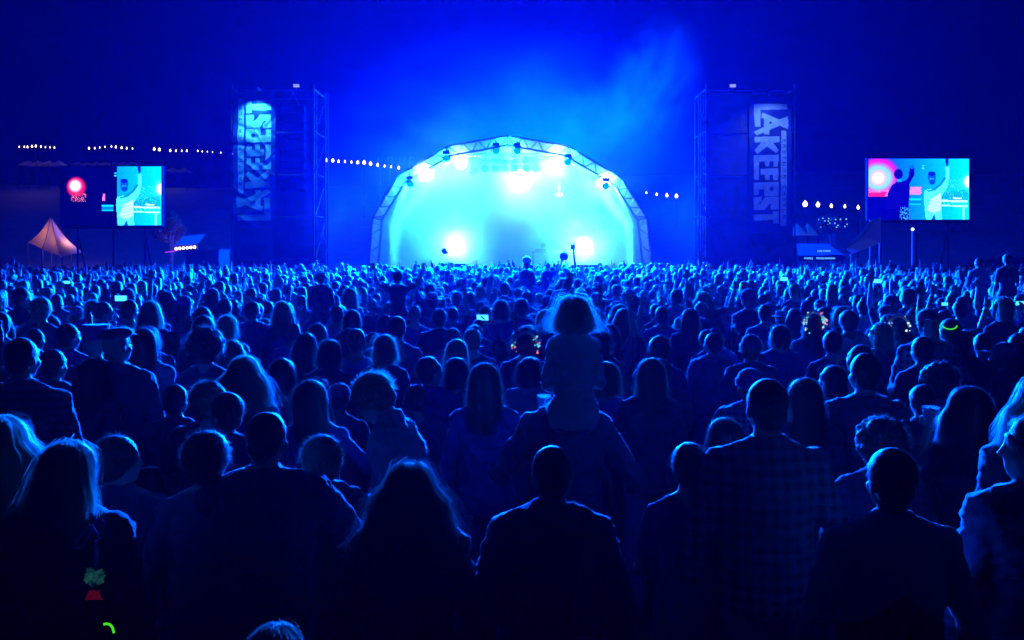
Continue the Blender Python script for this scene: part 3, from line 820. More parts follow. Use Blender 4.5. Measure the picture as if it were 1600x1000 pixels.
# ------------------------------------------------------------------ things on and above the stage
for px, pw, lab in ((684, 17, 'leftmost'), (710, 17, 'second from left'), (778, 17, 'middle'), (902, 18, 'second from right'), (921, 18, 'rightmost')):
    c = P(px + pw / 2, 412 if px < 800 else 414, 46.35); w = pw * 46.35 / F; z = 1.5; h = c.z - z
    m = MB(); r = empty('stage_monitor', (c.x, 46.55, z), lab + ' wedge monitor speaker on the front lip of the stage', 'monitor speaker', 'wedge monitors on the stage lip')
    m.add([(-w / 2, -.2, 0), (w / 2, -.2, 0), (w / 2, .3, 0), (-w / 2, .3, 0), (-w / 2, -.1, h), (w / 2, -.1, h), (w / 2, .05, h), (-w / 2, .05, h)],
          [(3, 2, 1, 0), (0, 1, 5, 4), (1, 2, 6, 5), (2, 3, 7, 6), (3, 0, 4, 7), (4, 5, 6, 7)]); m.build('cabinet', M['black'], r)
    m = MB(); m.box((0, .19, h * .5), (w * .8, .02, h * .9), Matrix.Rotation(R(38), 3, 'X')); m.build('grille', M['alu'], r)
    m = MB(); m.tube([(-w * .3, -.19, h * .55), (w * .3, -.19, h * .55)], .02, 6); m.build('handle', M['alu'], r)
cp = empty('pole_camera', (P(897, 0, 46.3).x + .08, 46.3, 1.5), 'camera on a tall slim pole standing at the stage front right of centre', 'camera')
zt = P(0, 388, 46.3).z - 1.5; dx = -.12
m = MB(); m.tube([(0, 0, 0), (dx, 0, zt)], [.06, .04], 8); m.build('pole', M['black'], cp)
m = MB(); m.box((dx - .02, 0, zt + .05), (.20, .26, .22)); m.tube([(dx - .02, .13, zt + .05), (dx - .02, .26, zt + .05)], .05, 8); m.tube([(dx, 0, zt + .12), (dx - .28, 0, zt + .26)], .025, 6); m.tube([(dx, 0, zt + .12), (dx + .1, 0, zt + .34)], .025, 6)
m.build('camera_body', M['black'], cp)
def ball(px, py, Y, rp, label):
    c = P(px, py, Y); r = rp * Y / F; m = MB(); m.ell((0, 0, 0), r, nu=28, nv=18, mi=0)
    for i in range(len(m.f)):
        pass
    o = m.build('beach_ball', [M['ballA'], M['ballB']], smooth=True); o.location = c; o.rotation_euler = (.4, .3, .2)
    for p in o.data.polygons: p.material_index = int((math.atan2(p.center.y, p.center.x) + math.pi) / (math.pi / 3)) % 2
    v = MB(); v.tube([(0, 0, r * .99), (0, 0, r * 1.05)], .03, 6); v.build('valve', M['ballA'], o)
    tag(o, label, 'ball', 'beach balls over the front of the crowd')
M['ballA'] = mat('ball_blue', (.05, .10, .35), .35); M['ballB'] = mat('ball_white', (.16, .18, .4), .35)
ball(823, 407, 40, 7, 'inflatable ball floating just behind a raised head near the stage')
ball(881, 400, 41, 7, 'dark inflatable ball in the air beside the pole camera')
m = MB(); c = P(694, 392, 41); m.ell((0, 0, 0), (.10, .08, .12), nu=14, nv=10); m.tube([(-.12, 0, .04), (-.02, .05, -.02), (.16, .03, -.1)], [.02, .09, .03], 8); m.ell((.02, 0, -.09), (.07, .07, .05))
o = m.build('thrown_cap', mat('dark_cloth', (.03, .03, .06), .8), smooth=True); o.location = c; tag(o, 'dark cap thrown into the air before the left floodlight', 'cap')
dj = empty('dj_table', (P(862, 0, 49.6).x, 49.6, 1.5), 'table of glowing equipment at the middle right of the stage deck', 'table')
m = MB(); m.box((0, 0, .82), (1.9, .7, .06)); m.build('tabletop', M['alu'], dj)
for x in (-.9, .9):
    for y in (-.3, .3): m = MB(); m.tube([(x, y, 0), (x, y, .79)], .03, 8); m.build('leg', M['alu'], dj)
for x, w in ((-.55, .5), (0, .4), (.55, .5)): m = MB(); m.box((x, 0, .91), (w, .45, .10)); m.tube([(x, -.05, .96), (x, -.05, .985)], .14, 16); m.build('deck_player', M['black'], dj)
for x, z in ((-.42, 1.10), (-.42, 1.02), (.1, 1.25)):
    m = MB(); m.box((x, .1, z + .08), (.22, .03, .12)); m.tube([(x, .12, .96), (x, .12, z + .05)], .015, 6); m.build('small_screen', M['lens_dim'], dj)
# ------------------------------------------------------------------ people: materials
def cloth(name, col, sheen=.6, kind=None, scale=1.0, col2=None):
    m = mat(name, col, .85, sheen=sheen, sheen_rough=.45, bump=(38, .25)); nt = m.node_tree; b = nt.nodes['Principled BSDF']
    if kind:
        tc = nt.nodes.new('ShaderNodeTexCoord')
        if kind == 'stripe':
            t = nt.nodes.new('ShaderNodeTexWave'); t.bands_direction = 'Z'; t.inputs['Scale'].default_value = scale; t.inputs['Distortion'].default_value = .6
            nt.links.new(tc.outputs['Object'], t.inputs[0]); f = t.outputs['Fac']
        elif kind == 'plaid':
            fs = []
            for d in ('X', 'Z'):
                t = nt.nodes.new('ShaderNodeTexWave'); t.bands_direction = d; t.inputs['Scale'].default_value = scale; t.inputs['Distortion'].default_value = .8; t.inputs['Detail Scale'].default_value = .5
                nt.links.new(tc.outputs['Object'], t.inputs[0])
                r = nt.nodes.new('ShaderNodeMapRange'); r.inputs['From Min'].default_value = .42; r.inputs['From Max'].default_value = .58; nt.links.new(t.outputs['Fac'], r.inputs[0]); fs.append(r.outputs[0])
            mu = nt.nodes.new('ShaderNodeMath'); mu.operation = 'ADD'; nt.links.new(fs[0], mu.inputs[0]); nt.links.new(fs[1], mu.inputs[1])
            d_ = nt.nodes.new('ShaderNodeMath'); d_.operation = 'MULTIPLY'; d_.inputs[1].default_value = .5; nt.links.new(mu.outputs[0], d_.inputs[0]); f = d_.outputs[0]
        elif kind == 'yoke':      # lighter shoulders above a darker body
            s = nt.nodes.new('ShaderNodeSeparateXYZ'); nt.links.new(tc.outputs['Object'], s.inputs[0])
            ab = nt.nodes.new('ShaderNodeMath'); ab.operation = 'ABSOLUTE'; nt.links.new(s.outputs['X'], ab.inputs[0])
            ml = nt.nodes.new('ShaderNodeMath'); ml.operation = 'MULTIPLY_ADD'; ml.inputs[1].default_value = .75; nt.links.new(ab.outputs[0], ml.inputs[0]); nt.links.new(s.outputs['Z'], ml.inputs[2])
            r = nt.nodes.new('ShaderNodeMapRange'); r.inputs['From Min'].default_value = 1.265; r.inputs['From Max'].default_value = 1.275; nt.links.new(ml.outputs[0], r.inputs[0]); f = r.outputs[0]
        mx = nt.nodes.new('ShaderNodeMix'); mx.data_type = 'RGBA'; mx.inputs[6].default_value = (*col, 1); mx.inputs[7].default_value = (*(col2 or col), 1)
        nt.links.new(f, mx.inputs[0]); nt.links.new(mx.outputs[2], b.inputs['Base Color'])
    return m
def hairmat(name, col, trans):
    m = mat(name, col, .38, sheen=.3, spec=.6); nt = m.node_tree; b = nt.nodes['Principled BSDF']; o = nt.nodes['Material Output']
    t = nt.nodes.new('ShaderNodeBsdfTranslucent'); t.inputs[0].default_value = (*[min(1, c * 1.6 + .04) for c in col], 1)
    mx = nt.nodes.new('ShaderNodeMixShader'); mx.inputs[0].default_value = trans
    nt.links.new(b.outputs[0], mx.inputs[1]); nt.links.new(t.outputs[0], mx.inputs[2]); nt.links.new(mx.outputs[0], o.inputs[0])
    return m
SKIN = [mat('skin_fair', (.50, .36, .29), .55), mat('skin_tan', (.36, .23, .16), .55), mat('skin_brown', (.16, .09, .06), .5)]
HAIR_S = {'dark': hairmat('hair_dark', (.03, .022, .018), .45), 'brown': hairmat('hair_brown', (.12, .075, .045), .5), 'blond': hairmat('hair_blond', (.45, .33, .2), .6), 'glow': hairmat('hair_frizzy_fair', (.75, .68, .55), .8), 'grey': hairmat('hair_grey', (.3, .3, .3), .5)}
HAIRM = {k: (mat(k + '_hair_mass', c, .5, sheen=.35, bump=(60, .4)), HAIR_S[k]) for k, c in (('dark', (.02, .016, .013)), ('brown', (.05, .03, .02)), ('blond', (.14, .10, .06)), ('grey', (.12, .12, .12)), ('glow', (.16, .12, .08)))}
def set_hair(o, hc):
    for i, sl in enumerate(o.material_slots): sl.link = 'OBJECT'; sl.material = HAIRM[hc][min(i, 1)]
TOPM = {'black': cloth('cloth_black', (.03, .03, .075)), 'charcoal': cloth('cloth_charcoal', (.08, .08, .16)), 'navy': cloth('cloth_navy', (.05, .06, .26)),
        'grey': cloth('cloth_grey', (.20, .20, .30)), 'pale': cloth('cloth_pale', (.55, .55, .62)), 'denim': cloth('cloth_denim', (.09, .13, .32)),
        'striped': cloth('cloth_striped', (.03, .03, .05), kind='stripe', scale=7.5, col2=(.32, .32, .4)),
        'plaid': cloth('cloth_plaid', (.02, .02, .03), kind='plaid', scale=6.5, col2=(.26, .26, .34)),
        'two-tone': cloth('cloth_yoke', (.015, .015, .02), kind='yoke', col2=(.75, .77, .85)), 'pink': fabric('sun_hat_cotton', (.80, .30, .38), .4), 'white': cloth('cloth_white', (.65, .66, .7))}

# ------------------------------------------------------------------ people: shape helpers
def ring_loft(m, rings, n=20):
    """rings: (centre, rx, ry, [axis x, axis y]) closed at both ends"""
    vs = []
    for r in rings:
        c = Vector(r[0]); ax = r[3] if len(r) > 3 else Vector((1, 0, 0)); ay = r[4] if len(r) > 4 else Vector((0, 1, 0))
        for k in range(n):
            t = 2 * math.pi * k / n
            vs.append(c + ax * r[1] * math.cos(t) + ay * r[2] * math.sin(t))
    fs = [(j * n + i, j * n + (i + 1) % n, (j + 1) * n + (i + 1) % n, (j + 1) * n + i) for j in range(len(rings) - 1) for i in range(n)]
    fs.append(tuple(range(n))[::-1]); fs.append(tuple((len(rings) - 1) * n + i for i in range(n)))
    m.add(vs, fs)
def limb(m, pts, rad, inf=0.0):
    pts = [Vector(p) for p in pts]
    P2 = []; R2 = []
    for i in range(len(pts) - 1):
        for k in range(6):
            t = k / 6; P2.append(pts[i].lerp(pts[i + 1], t)); bulge = .10 * math.sin(math.pi * min(1, t * 1.35)) if t < .74 else 0
            R2.append((rad[i] * (1 - t) + rad[i + 1] * t) * (1 + bulge) + inf)
    P2.append(pts[-1]); R2.append(rad[-1] + inf)
    m.tube(P2, R2, 12)
    for p, r in zip(pts, rad): m.ell(p, r + inf, nu=12, nv=8)
def hand(m, wrist, elbow, curl, side, up=None):
    w = Vector(wrist); d = (w - Vector(elbow)).normalized()
    s = d.cross(Vector((0, 1, 0)) if abs(d.y) < .8 else Vector((0, 0, 1))).normalized() * side; nrm = s.cross(d).normalized()
    rot = Matrix((s, nrm, d)).transposed()
    m.ell(w + d * .05, (.040, .017, .052), rot, 12, 8)
    for k, (o, L) in enumerate(((-.030, .066), (-.010, .078), (.011, .074), (.031, .056))):
        b = w + d * .085 + s * o; c = curl * (1 + .12 * k)
        p1 = b + (d * math.cos(c * .5) + nrm * math.sin(c * .5)) * L * .45 + s * o * .25
        p2 = p1 + (d * math.cos(c * 1.3) + nrm * math.sin(c * 1.3)) * L * .32
        p3 = p2 + (d * math.cos(c * 2.1) + nrm * math.sin(c * 2.1)) * L * .26
        m.tube([b - d * .02, b, p1, p2, p3], [.011, .0105, .0095, .009, .007], 8); m.ell(p3, .007, nu=8, nv=6)
    b = w + d * .03 - s * .032
    m.tube([b, b + (d * .6 - s * .7 + nrm * .2) * .035, b + (d * .9 - s * .45 + nrm * .5 * curl) * .068], [.013, .0115, .0085], 8)
def clean(mb, name, mats, vox, folds=0.0, seed=0, smooth=2):
    """voxel-join the pieces in mb into one continuous skin"""
    me = mb.mesh('tmp', mats); ob = bpy.data.objects.new('tmp', me); COL.objects.link(ob)
    rm = ob.modifiers.new('r', 'REMESH'); rm.mode = 'VOXEL'; rm.voxel_size = vox; rm.use_smooth_shade = True
    if smooth:
        s = ob.modifiers.new('s', 'SMOOTH'); s.factor = .5; s.iterations = smooth
    dg = bpy.context.evaluated_depsgraph_get()
    out = bpy.data.meshes.new_from_object(ob.evaluated_get(dg)); out.name = name
    bpy.data.objects.remove(ob); bpy.data.meshes.remove(me)
    n = len(out.vertices); co = np.empty(n * 3, np.float32); out.vertices.foreach_get('co', co); co = co.reshape(-1, 3)
    if folds:
        no = np.empty(n * 3, np.float32); out.vertices.foreach_get('normal', no); no = no.reshape(-1, 3)
        r = np.random.RandomState(seed); d = np.zeros(n)
        for k in range(9):
            w = r.normal(0, 1, 3) * np.array([14, 10, 22]) * (.6 + .25 * k); ph = r.uniform(0, 6.3)
            q = co @ w + ph + 1.3 * np.sin(co @ (r.normal(0, 1, 3) * 9)); d += (1 - np.abs(np.sin(q))) ** 2 * r.uniform(.4, 1) / (1 + .22 * k)
        co = co + no * ((d - d.mean()) * folds)[:, None]
        out.vertices.foreach_set('co', co.reshape(-1))
    out.materials.clear()
    for mt in (mats if isinstance(mats, (list, tuple)) else [mats]): out.materials.append(mt)
    out.polygons.foreach_set('use_smooth', [True] * len(out.polygons))
    out.update()
    return out

ARMS = {  # elbow, wrist, finger curl for the right-hand (+x) side
    'down': ((.262, -.02, 1.13), (.285, .05, .88), .5), 'pocket': ((.285, -.05, 1.14), (.20, .09, .94), .9), 'forward': ((.25, .05, 1.14), (.11, .27, 1.12), 1.0),
    'cross': ((.26, .04, 1.15), (.02, .20, 1.20), .6), 'chin': ((.22, .16, 1.17), (.07, .22, 1.46), .9), 'high': ((.27, .06, 1.66), (.25, .08, 1.92), .25), 'fist': ((.29, .08, 1.60), (.22, .10, 1.86), 1.5),
    'wide': ((.42, .02, 1.52), (.50, .03, 1.78), .3), 'phone': ((.22, .22, 1.42), (.07, .30, 1.66), 1.1), 'hold_up': ((.33, .02, 1.17), (.15, .24, 1.30), 1.3), 'hip': ((.36, -.06, 1.20), (.20, .02, 1.03), .9),
    'out': ((.34, .06, 1.24), (.40, .22, 1.40), .8), 'side_drink': ((.27, .10, 1.22), (.12, .20, 1.50), 1.2)}
class Fig: pass
def figure(armL='down', armR='down', sex='m', broad=1.0, lean=(0, 0), head=(0, 0, 0), top='tee', legs=None, seed=0, vox=.012, hood=False, lod=0, stance=0.0):
    """returns meshes body/top/trousers in person space plus the head frame.  armL is the -x side"""
    f = Fig(); fem = sex == 'f'; bs = broad * (.90 if fem else 1.0)
    Ru = Matrix.Rotation(R(lean[0]), 4, 'X') @ Matrix.Rotation(R(lean[1]), 4, 'Y')     # -x rotation = lean forward (towards +y)
    piv = Vector((0, 0, .98)); T = Matrix.Translation(piv) @ Ru @ Matrix.Translation(-piv)
    U = lambda p: (T @ Vector(p).to_4d()).to_3d()
    ax = (Ru @ Vector((1, 0, 0, 0))).to_3d(); ay = (Ru @ Vector((0, 1, 0, 0))).to_3d()
    Hm = T @ Matrix.Translation((0, .005, 1.53)) @ Matrix.Rotation(R(head[0]), 4, 'Z') @ Matrix.Rotation(R(head[1]), 4, 'X') @ Matrix.Rotation(R(head[2]), 4, 'Y')
    f.head = Hm @ Matrix.Translation((0, .0, .118))          # head frame: origin at cranium centre
    H = lambda p: (f.head @ Vector(p).to_4d()).to_3d()
    h3 = f.head.to_3x3()
    if fem: prof = [(.84, .145, .11), (.93, .172, .122), (1.0, .155, .112), (1.10, .122, .09), (1.20, .132, .10), (1.29, .150, .122), (1.37, .155, .100), (1.43, .14, .075), (1.47, .07, .055)]
    else: prof = [(.84, .14, .11), (.93, .160, .118), (1.0, .155, .112), (1.10, .148, .105), (1.20, .158, .112), (1.30, .168, .120), (1.38, .172, .106), (1.435, .150, .078), (1.475, .08, .058)]
    prof = [(z, rx * (broad if z > 1.05 else (1 + broad) / 2), ry * (1 + (broad - 1) * .7)) for z, rx, ry in prof]
    def torso(m, inf, zmin=0, zmax=9, flare=0):
        pr = [(z, rx, ry) for z, rx, ry in prof if zmin <= z <= zmax]
        rings = [(U((0, 0, z)) if z > .99 else Vector((0, 0, z)), rx + inf + (flare if z < 1.12 else 0), ry + inf + (flare if z < 1.12 else 0), *( (ax, ay) if z > .99 else ())) for z, rx, ry in pr]
        ring_loft(m, rings)
    sx = .166 * bs
    jt = {}
    for s, nm in ((-1, armL), (1, armR)):
        e, w, c = ARMS[nm]
        jt[s] = (U((s * sx, 0, 1.405)), U((s * (e[0] * bs), e[1], e[2])), U((s * w[0] * (bs if w[0] > .15 else 1), w[1], w[2])), c)
    if legs is None:
        legs = {s: (Vector((s * .085, 0, .90)), Vector((s * (.10 + stance), .025, .49)), Vector((s * (.11 + stance * 1.5), -.02, .08))) for s in (-1, 1)}
    ra = (.050, .040, .026) if not fem else (.042, .034, .023)
    ra = tuple(r * (.6 + .4 * broad) for r in ra)
    rl = (.086, .056, .040)
    # body
    b = MB(); torso(b, 0)
    limb(b, [U((0, -.012, 1.42)), H((0, -.018, -.09))], [.060 if not fem else .050, .054 if not fem else .046])
    for s in (-1, 1):
        limb(b, [U((s * .045, -.01, 1.49)), U((s * .15 * bs, -.01, 1.425))], [.040, .045])
        sh, el, wr, c = jt[s]
        b.ell(sh, .060 * (.5 + .5 * broad)); limb(b, [sh, el, wr], ra); hand(b, wr, el, c, s)
        limb(b, legs[s], rl)
        an = legs[s][2]; b.ell(an + Vector((s * .01, .07, -.045)), (.042, .125, .034))
    b.ell(H((0, -.012, .012)), (.074, .092, .088), h3, 20, 14); b.ell(H((0, .030, -.045)), (.058, .062, .075), h3, 16, 12); b.ell(H((0, .062, -.098)), (.026, .026, .020), h3)
    b.ell(H((0, .098, -.030)), (.012, .020, .022), h3); b.tube([H((0, .086, .010)), H((0, .112, -.040))], [.008, .013], 8)
    b.ell(H((0, .078, .030)), (.046, .016, .012), h3); b.ell(H((0, .087, -.071)), (.024, .010, .006), h3); b.ell(H((0, .085, -.082)), (.020, .010, .006), h3)
    for s in (-1, 1):
        b.ell(H((s * .030, .079, .004)), (.013, .011, .009), h3); b.ell(H((s * .074, -.010, -.028)), (.010, .020, .030), h3); b.ell(H((s * .040, .060, -.040)), (.020, .024, .022), h3)
    f.body = clean(b, 'body', SKIN[seed % 3], vox if lod == 0 else .035)
    f.arms = jt
    # top
    t = MB(); inf = {'tee': .012, 'shirt': .016, 'jacket': .024, 'hoodie': .029}[top]
    torso(t, inf, .9 if top == 'tee' else .84, 9, .012)
    for s in (-1, 1):
        sh, el, wr, c = jt[s]
        limb(t, [U((s * .045, -.01, 1.475)), U((s * .15 * bs, -.01, 1.425))], [.040, .045], inf * .8)
        t.ell(sh, .058 * (.5 + .5 * broad) + inf)
        if top == 'tee': limb(t, [sh, sh.lerp(el, .65)], ra[:2], inf + .008)
        else: limb(t, [sh, el, el.lerp(wr, .93)], (ra[0], ra[1], ra[2] + .008), inf * .85)
    if top == 'hoodie' or hood:
        t.ell(U((0, -.075, 1.475)), (.115, .075, .055)); t.ell(U((0, -.03, 1.50)), (.100, .085, .045))
    elif top in ('shirt', 'jacket'):
        ring_loft(t, [(U((0, -.01, 1.45)), .085, .078, ax, ay), (U((0, -.016, 1.52)), .076, .074, ax, ay), (U((0, -.018, 1.535)), .070, .068, ax, ay)])
    f.top = clean(t, 'top', TOPM['black'], vox if lod == 0 else .035, folds={'tee': .006, 'shirt': .009, 'jacket': .012, 'hoodie': .011}[top], seed=seed)
    # trousers
    q = MB(); torso(q, .008, 0, 1.0)
    for s in (-1, 1): limb(q, legs[s], (rl[0], rl[1] + .012, rl[2] + .022), .010)
    f.trousers = clean(q, 'trousers', TOPM['denim'], vox * 1.4, folds=.005, seed=seed + 9)
    return f

# ------------------------------------------------------------------ hair and hats (head frame: origin = cranium centre, +y = face)
def env(style, z):
    if style in ('long', 'wavy', 'mane'):
        w = {'long': .092, 'wavy': .105, 'mane': .125}[style]; k = max(0, min(1, -z / .30))
        return w * (1 + (.10 if style == 'long' else .30) * math.sin(k * 2.2)), (.098 - .03 * k)
    if style == 'bob': return .098, .100
    return .088, .098
LEN = {'long': .34, 'wavy': .32, 'mane': .30, 'bob': .13, 'short': 0, 'crop': 0, 'fluffy': 0, 'curly': 0, 'ponytail': 0, 'bun': 0, 'thin': 0}
def hair_mesh(style, hm, n=500, seed=1, vox=.009, wisp=1.0, lod=0):
    rng = random.Random(seed); m = MB()
    L = LEN[style]
    big = {'fluffy': .016, 'curly': .040, 'crop': -.004, 'thin': -.007, 'short': .002}.get(style, .004)
    m.ell((0, -.020, .018), (.084 + big, .096 + big, .092 + big * .8), nu=20, nv=14)
    m.ell((0, -.040, -.035), (.072 + big * .8, .066 + big * .7, .070 + big * .5), nu=16, nv=12)
    if L:
        rings = []
        for k in range(9):
            z = -.02 - (L - .02) * k / 8; a, b = env(style, z); tp = 1 - .35 * (k / 8) ** 3
            rings.append(((0, -.045 - .02 * (k / 8), z), a * tp * .93, .062 * tp))
        ring_loft(m, rings)
        for s in (-1, 1): m.ell((s * .070, .0, -.05 - L * .2), (.026, .045, .06 + L * .25))
    if style == 'ponytail':
        m.tube([(0, -.10, .04), (0, -.15, .03), (0, -.165, -.05), (0, -.14, -.17), (0, -.13, -.22)], [.022, .034, .036, .026, .008], 12)
    if style == 'bun': m.ell((0, -.045, .125), (.045, .045, .038))
    if style == 'curly':
        for _ in range(70):
            t = rng.uniform(0, 6.28); z = rng.uniform(-.5, 1)
            if math.sin(t) > .6 and z < .35: continue
            r = math.sqrt(max(0, 1 - z * z)); m.ell((r * math.cos(t) * .118, -.02 + r * math.sin(t) * .125, .015 + z * .118), rng.uniform(.018, .030), nu=8, nv=6)
    me = clean(m, 'hair', hm[0], vox if lod == 0 else .03, folds=.0022 if style in ('crop', 'thin') else .0040, seed=seed, smooth=1)
    if n == 0: return me
    # strands
    me.materials.append(hm[1])
    V = []; Fc = []
    for i in range(n):
        th = math.acos(rng.uniform(-.35, 1)); ph = rng.uniform(0, 2 * math.pi)
        while math.sin(ph) > .45 and th > .75: ph = rng.uniform(0, 2 * math.pi)
        nx, ny, nz = math.sin(th) * math.cos(ph), math.sin(th) * math.sin(ph), math.cos(th)
        p = Vector((nx * (.084 + big), -.020 + ny * (.096 + big), .018 + nz * (.092 + big * .8))); nr = Vector((nx, ny, nz))
        pts = []
        if L:
            z = p.z; off = abs(rng.gauss(0, 1)) * .007 * wisp + .002; fly = rng.random() < .12
            if fly: off *= 2.6
            zend = -L * rng.uniform(.75, 1.08); a0 = ph
            if math.sin(ph) > .3: a0 = math.copysign(1, math.cos(ph)) ; a0 = 0.3 if a0 > 0 else math.pi - 0.3
            wv = rng.uniform(0, 6.28); amp = {'long': .004, 'wavy': .012, 'mane': .016, 'bob': .005}[style] * wisp; fr = {'long': 14, 'wavy': 38, 'mane': 42, 'bob': 20}[style]
            K = 11; an = ph
            for k in range(K + 1):
                t = k / K; zz = z + (zend - z) * t; an = ph + (a0 - ph) * min(1, t * 3)
                a, b = env(style, min(zz, 0)); 
                if zz > .018: q = math.sqrt(max(0, 1 - ((zz - .018) / (.092 + big)) ** 2)); rx, ry = (.084 + big) * q, (.096 + big) * q
                else: kk = min(1, (.018 - zz) / .05); rx = (.084 + big) * (1 - kk) + a * kk; ry = (.096 + big) * (1 - kk) + b * kk
                yc = -.02 - .03 * max(0, -zz) / .3
                g = off * (.4 + t * 1.5)
                pts.append(Vector(((rx + g) * math.cos(an) + amp * math.sin(fr * zz + wv) * t, yc + (ry + g) * math.sin(an) + amp * math.cos(fr * zz + wv * 1.7) * t, zz + (g * nz if zz > .05 else 0))))
        else:
            l = {'short': .026, 'crop': .010, 'thin': .012, 'fluffy': .034, 'curly': .040, 'ponytail': .022, 'bun': .024}[style] * rng.uniform(.5, 1.4) * (.6 + .4 * wisp)
            tg = (Vector((rng.gauss(0, 1), rng.gauss(0, 1) - .5, rng.gauss(0, 1) - .8))); tg = (tg - nr * tg.dot(nr)).normalized()
            lift = {'short': .35, 'crop': .6, 'thin': .6, 'fluffy': .30, 'curly': .7, 'ponytail': .25, 'bun': .35}[style]
            cu = 0 if style not in ('curly', 'fluffy') else .9
            pts = [p - nr * .004]
            d = (nr * lift + tg).normalized()
            for k in range(3):
                d = (d + Vector((rng.gauss(0, 1), rng.gauss(0, 1), rng.gauss(0, 1))) * .35 * cu - Vector((0, 0, .15))).normalized(); pts.append(pts[-1] + d * l / 3)
        b0 = len(V); w = .0009 if not L else .0013
        for k, q in enumerate(pts):
            d = (pts[min(k + 1, len(pts) - 1)] - pts[max(k - 1, 0)]); sd = d.cross(nr if k == 0 or not L else Vector((q.x, q.y + .02, .01))); sd = sd.normalized() * w * (1 - .75 * k / len(pts)) if sd.length > 1e-9 else Vector((w, 0, 0))
            V.append(q - sd); V.append(q + sd)
        for k in range(len(pts) - 1): Fc.append((b0 + 2 * k, b0 + 2 * k + 1, b0 + 2 * k + 3, b0 + 2 * k + 2))
    bm = bmesh.new(); bm.from_mesh(me)
    bv = [bm.verts.new(v) for v in V]
    for q in Fc: fc = bm.faces.new([bv[i] for i in q]); fc.smooth = True; fc.material_index = 1
    bm.to_mesh(me); bm.free()
    return me
def hat_mesh(style, m_):
    m = MB()
    if style == 'cap':
        ring_loft(m, [((0, -.012, .02), .094, .108), ((0, -.012, .06), .092, .104), ((0, -.015, .095), .074, .084), ((0, -.018, .118), .036, .044)]); m.ell((0, .12, .03), (.062, .075, .007)); m.ell((0, -.015, .122), .008)
    elif style == 'flatcap':
        m.ell((0, .0, .075), (.105, .130, .042)); m.ell((0, .10, .05), (.07, .05, .010))
    elif style == 'beanie': m.ell((0, -.018, .040), (.097, .110, .098)); ring_loft(m, [((0, -.018, .0), .101, .114), ((0, -.018, .05), .103, .116)])
    elif style == 'bucket': ring_loft(m, [((0, -.01, .0), .150, .155), ((0, -.01, .012), .146, .150), ((0, -.012, .05), .100, .112), ((0, -.014, .115), .088, .098), ((0, -.014, .135), .070, .080)])
    elif style == 'brim': m.ell((0, -.01, .045), (.175, .185, .010)); ring_loft(m, [((0, -.012, .04), .094, .108), ((0, -.012, .13), .082, .096), ((0, -.012, .145), .06, .075)])
    elif style == 'tall': ring_loft(m, [((0, -.01, .03), .100, .112), ((0, -.01, .15), .108, .118), ((0, -.01, .155), .10, .11)])
    return clean(m, 'hat', m_, .007, folds=.001, smooth=2)

def dress(root, f, hair, hat=None, skin=None, topm=None, trm=None, parts=('body', 'top', 'trousers')):
    """hang body, clothing and hair meshes under a person root"""
    for nm in parts:
        o = bpy.data.objects.new(nm if nm != 'top' else 'upper_clothing', getattr(f, nm)); COL.objects.link(o); o.parent = root
        mm = {'body': skin, 'top': topm, 'trousers': trm}[nm]
        if mm is not None:
            o.material_slots[0].link = 'OBJECT'; o.material_slots[0].material = mm
    for nm, me in (('hair', hair), ('hat', hat)):
        if me is not None:
            o = bpy.data.objects.new(nm, me); COL.objects.link(o); o.parent = root; o.matrix_local = f.head
def place(root, f, px, Y, ht, yaw=0, z=0.0):
    s = ht / 1.75; hp = Matrix.Rotation(R(yaw), 3, 'Z') @ (f.head.translation * s)
    root.scale = (s, s, s); root.rotation_euler = (0, 0, R(yaw))
    x = (px - 800) * (Y) / F
    root.location = (x - hp.x, Y - hp.y * .5, z)
PLACED = []      # (px, ytop, Y, half width px)
def hand_world(root, f, s, extra=0.07):
    sh, el, wr, c = f.arms[s]; d = (wr - el).normalized()
    return parent_world(root) @ (wr + d * extra)
# ------------------------------------------------------------------ prototypes for the crowd
HS = {k: hair_mesh(k, HAIRM[c], n, i + 3, wisp=1.1) for i, (k, c, n) in enumerate((('short', 'dark', 500), ('crop', 'dark', 300), ('fluffy', 'brown', 700), ('long', 'dark', 650), ('wavy', 'brown', 700), ('mane', 'blond', 800),
      ('bob', 'brown', 500), ('ponytail', 'brown', 450), ('bun', 'dark', 400), ('curly', 'dark', 800), ('thin', 'grey', 260)))}
HATS = {'cap': hat_mesh('cap', TOPM['charcoal']), 'beanie': hat_mesh('beanie', TOPM['navy']), 'bucket': hat_mesh('bucket', TOPM['pink']), 'brim': hat_mesh('brim', TOPM['grey']), 'flatcap': hat_mesh('flatcap', TOPM['charcoal']), 'tall': hat_mesh('tall', TOPM['navy'])}
PV = .016
PROTO = [figure('down', 'down', 'm', 1.0, top='tee', seed=0, vox=PV), figure('forward', 'down', 'f', 1.0, top='jacket', seed=1, vox=PV, head=(8, 0, 3)), figure('cross', 'cross', 'm', 1.06, top='jacket', seed=2, vox=PV, head=(-12, 0, 0)),
         figure('pocket', 'forward', 'm', .96, top='hoodie', seed=3, vox=PV, head=(20, 5, 0)), figure('phone', 'phone', 'f', 1.0, top='shirt', seed=4, vox=.011), figure('down', 'high', 'm', 1.0, top='tee', seed=5, vox=.011, lean=(0, -4)),
         figure('high', 'wide', 'f', 1.0, top='tee', seed=6, vox=.011), figure('side_drink', 'pocket', 'm', 1.0, top='shirt', seed=7, vox=PV, head=(-35, 0, 0)), figure('down', 'forward', 'f', .97, top='tee', seed=8, vox=PV, head=(38, 4, -4)),
         figure('fist', 'down', 'm', 1.0, top='jacket', seed=10, vox=.011, lean=(0, 4)), figure('pocket', 'hip', 'f', .98, top='jacket', seed=11, vox=PV, head=(-55, 6, 0))]
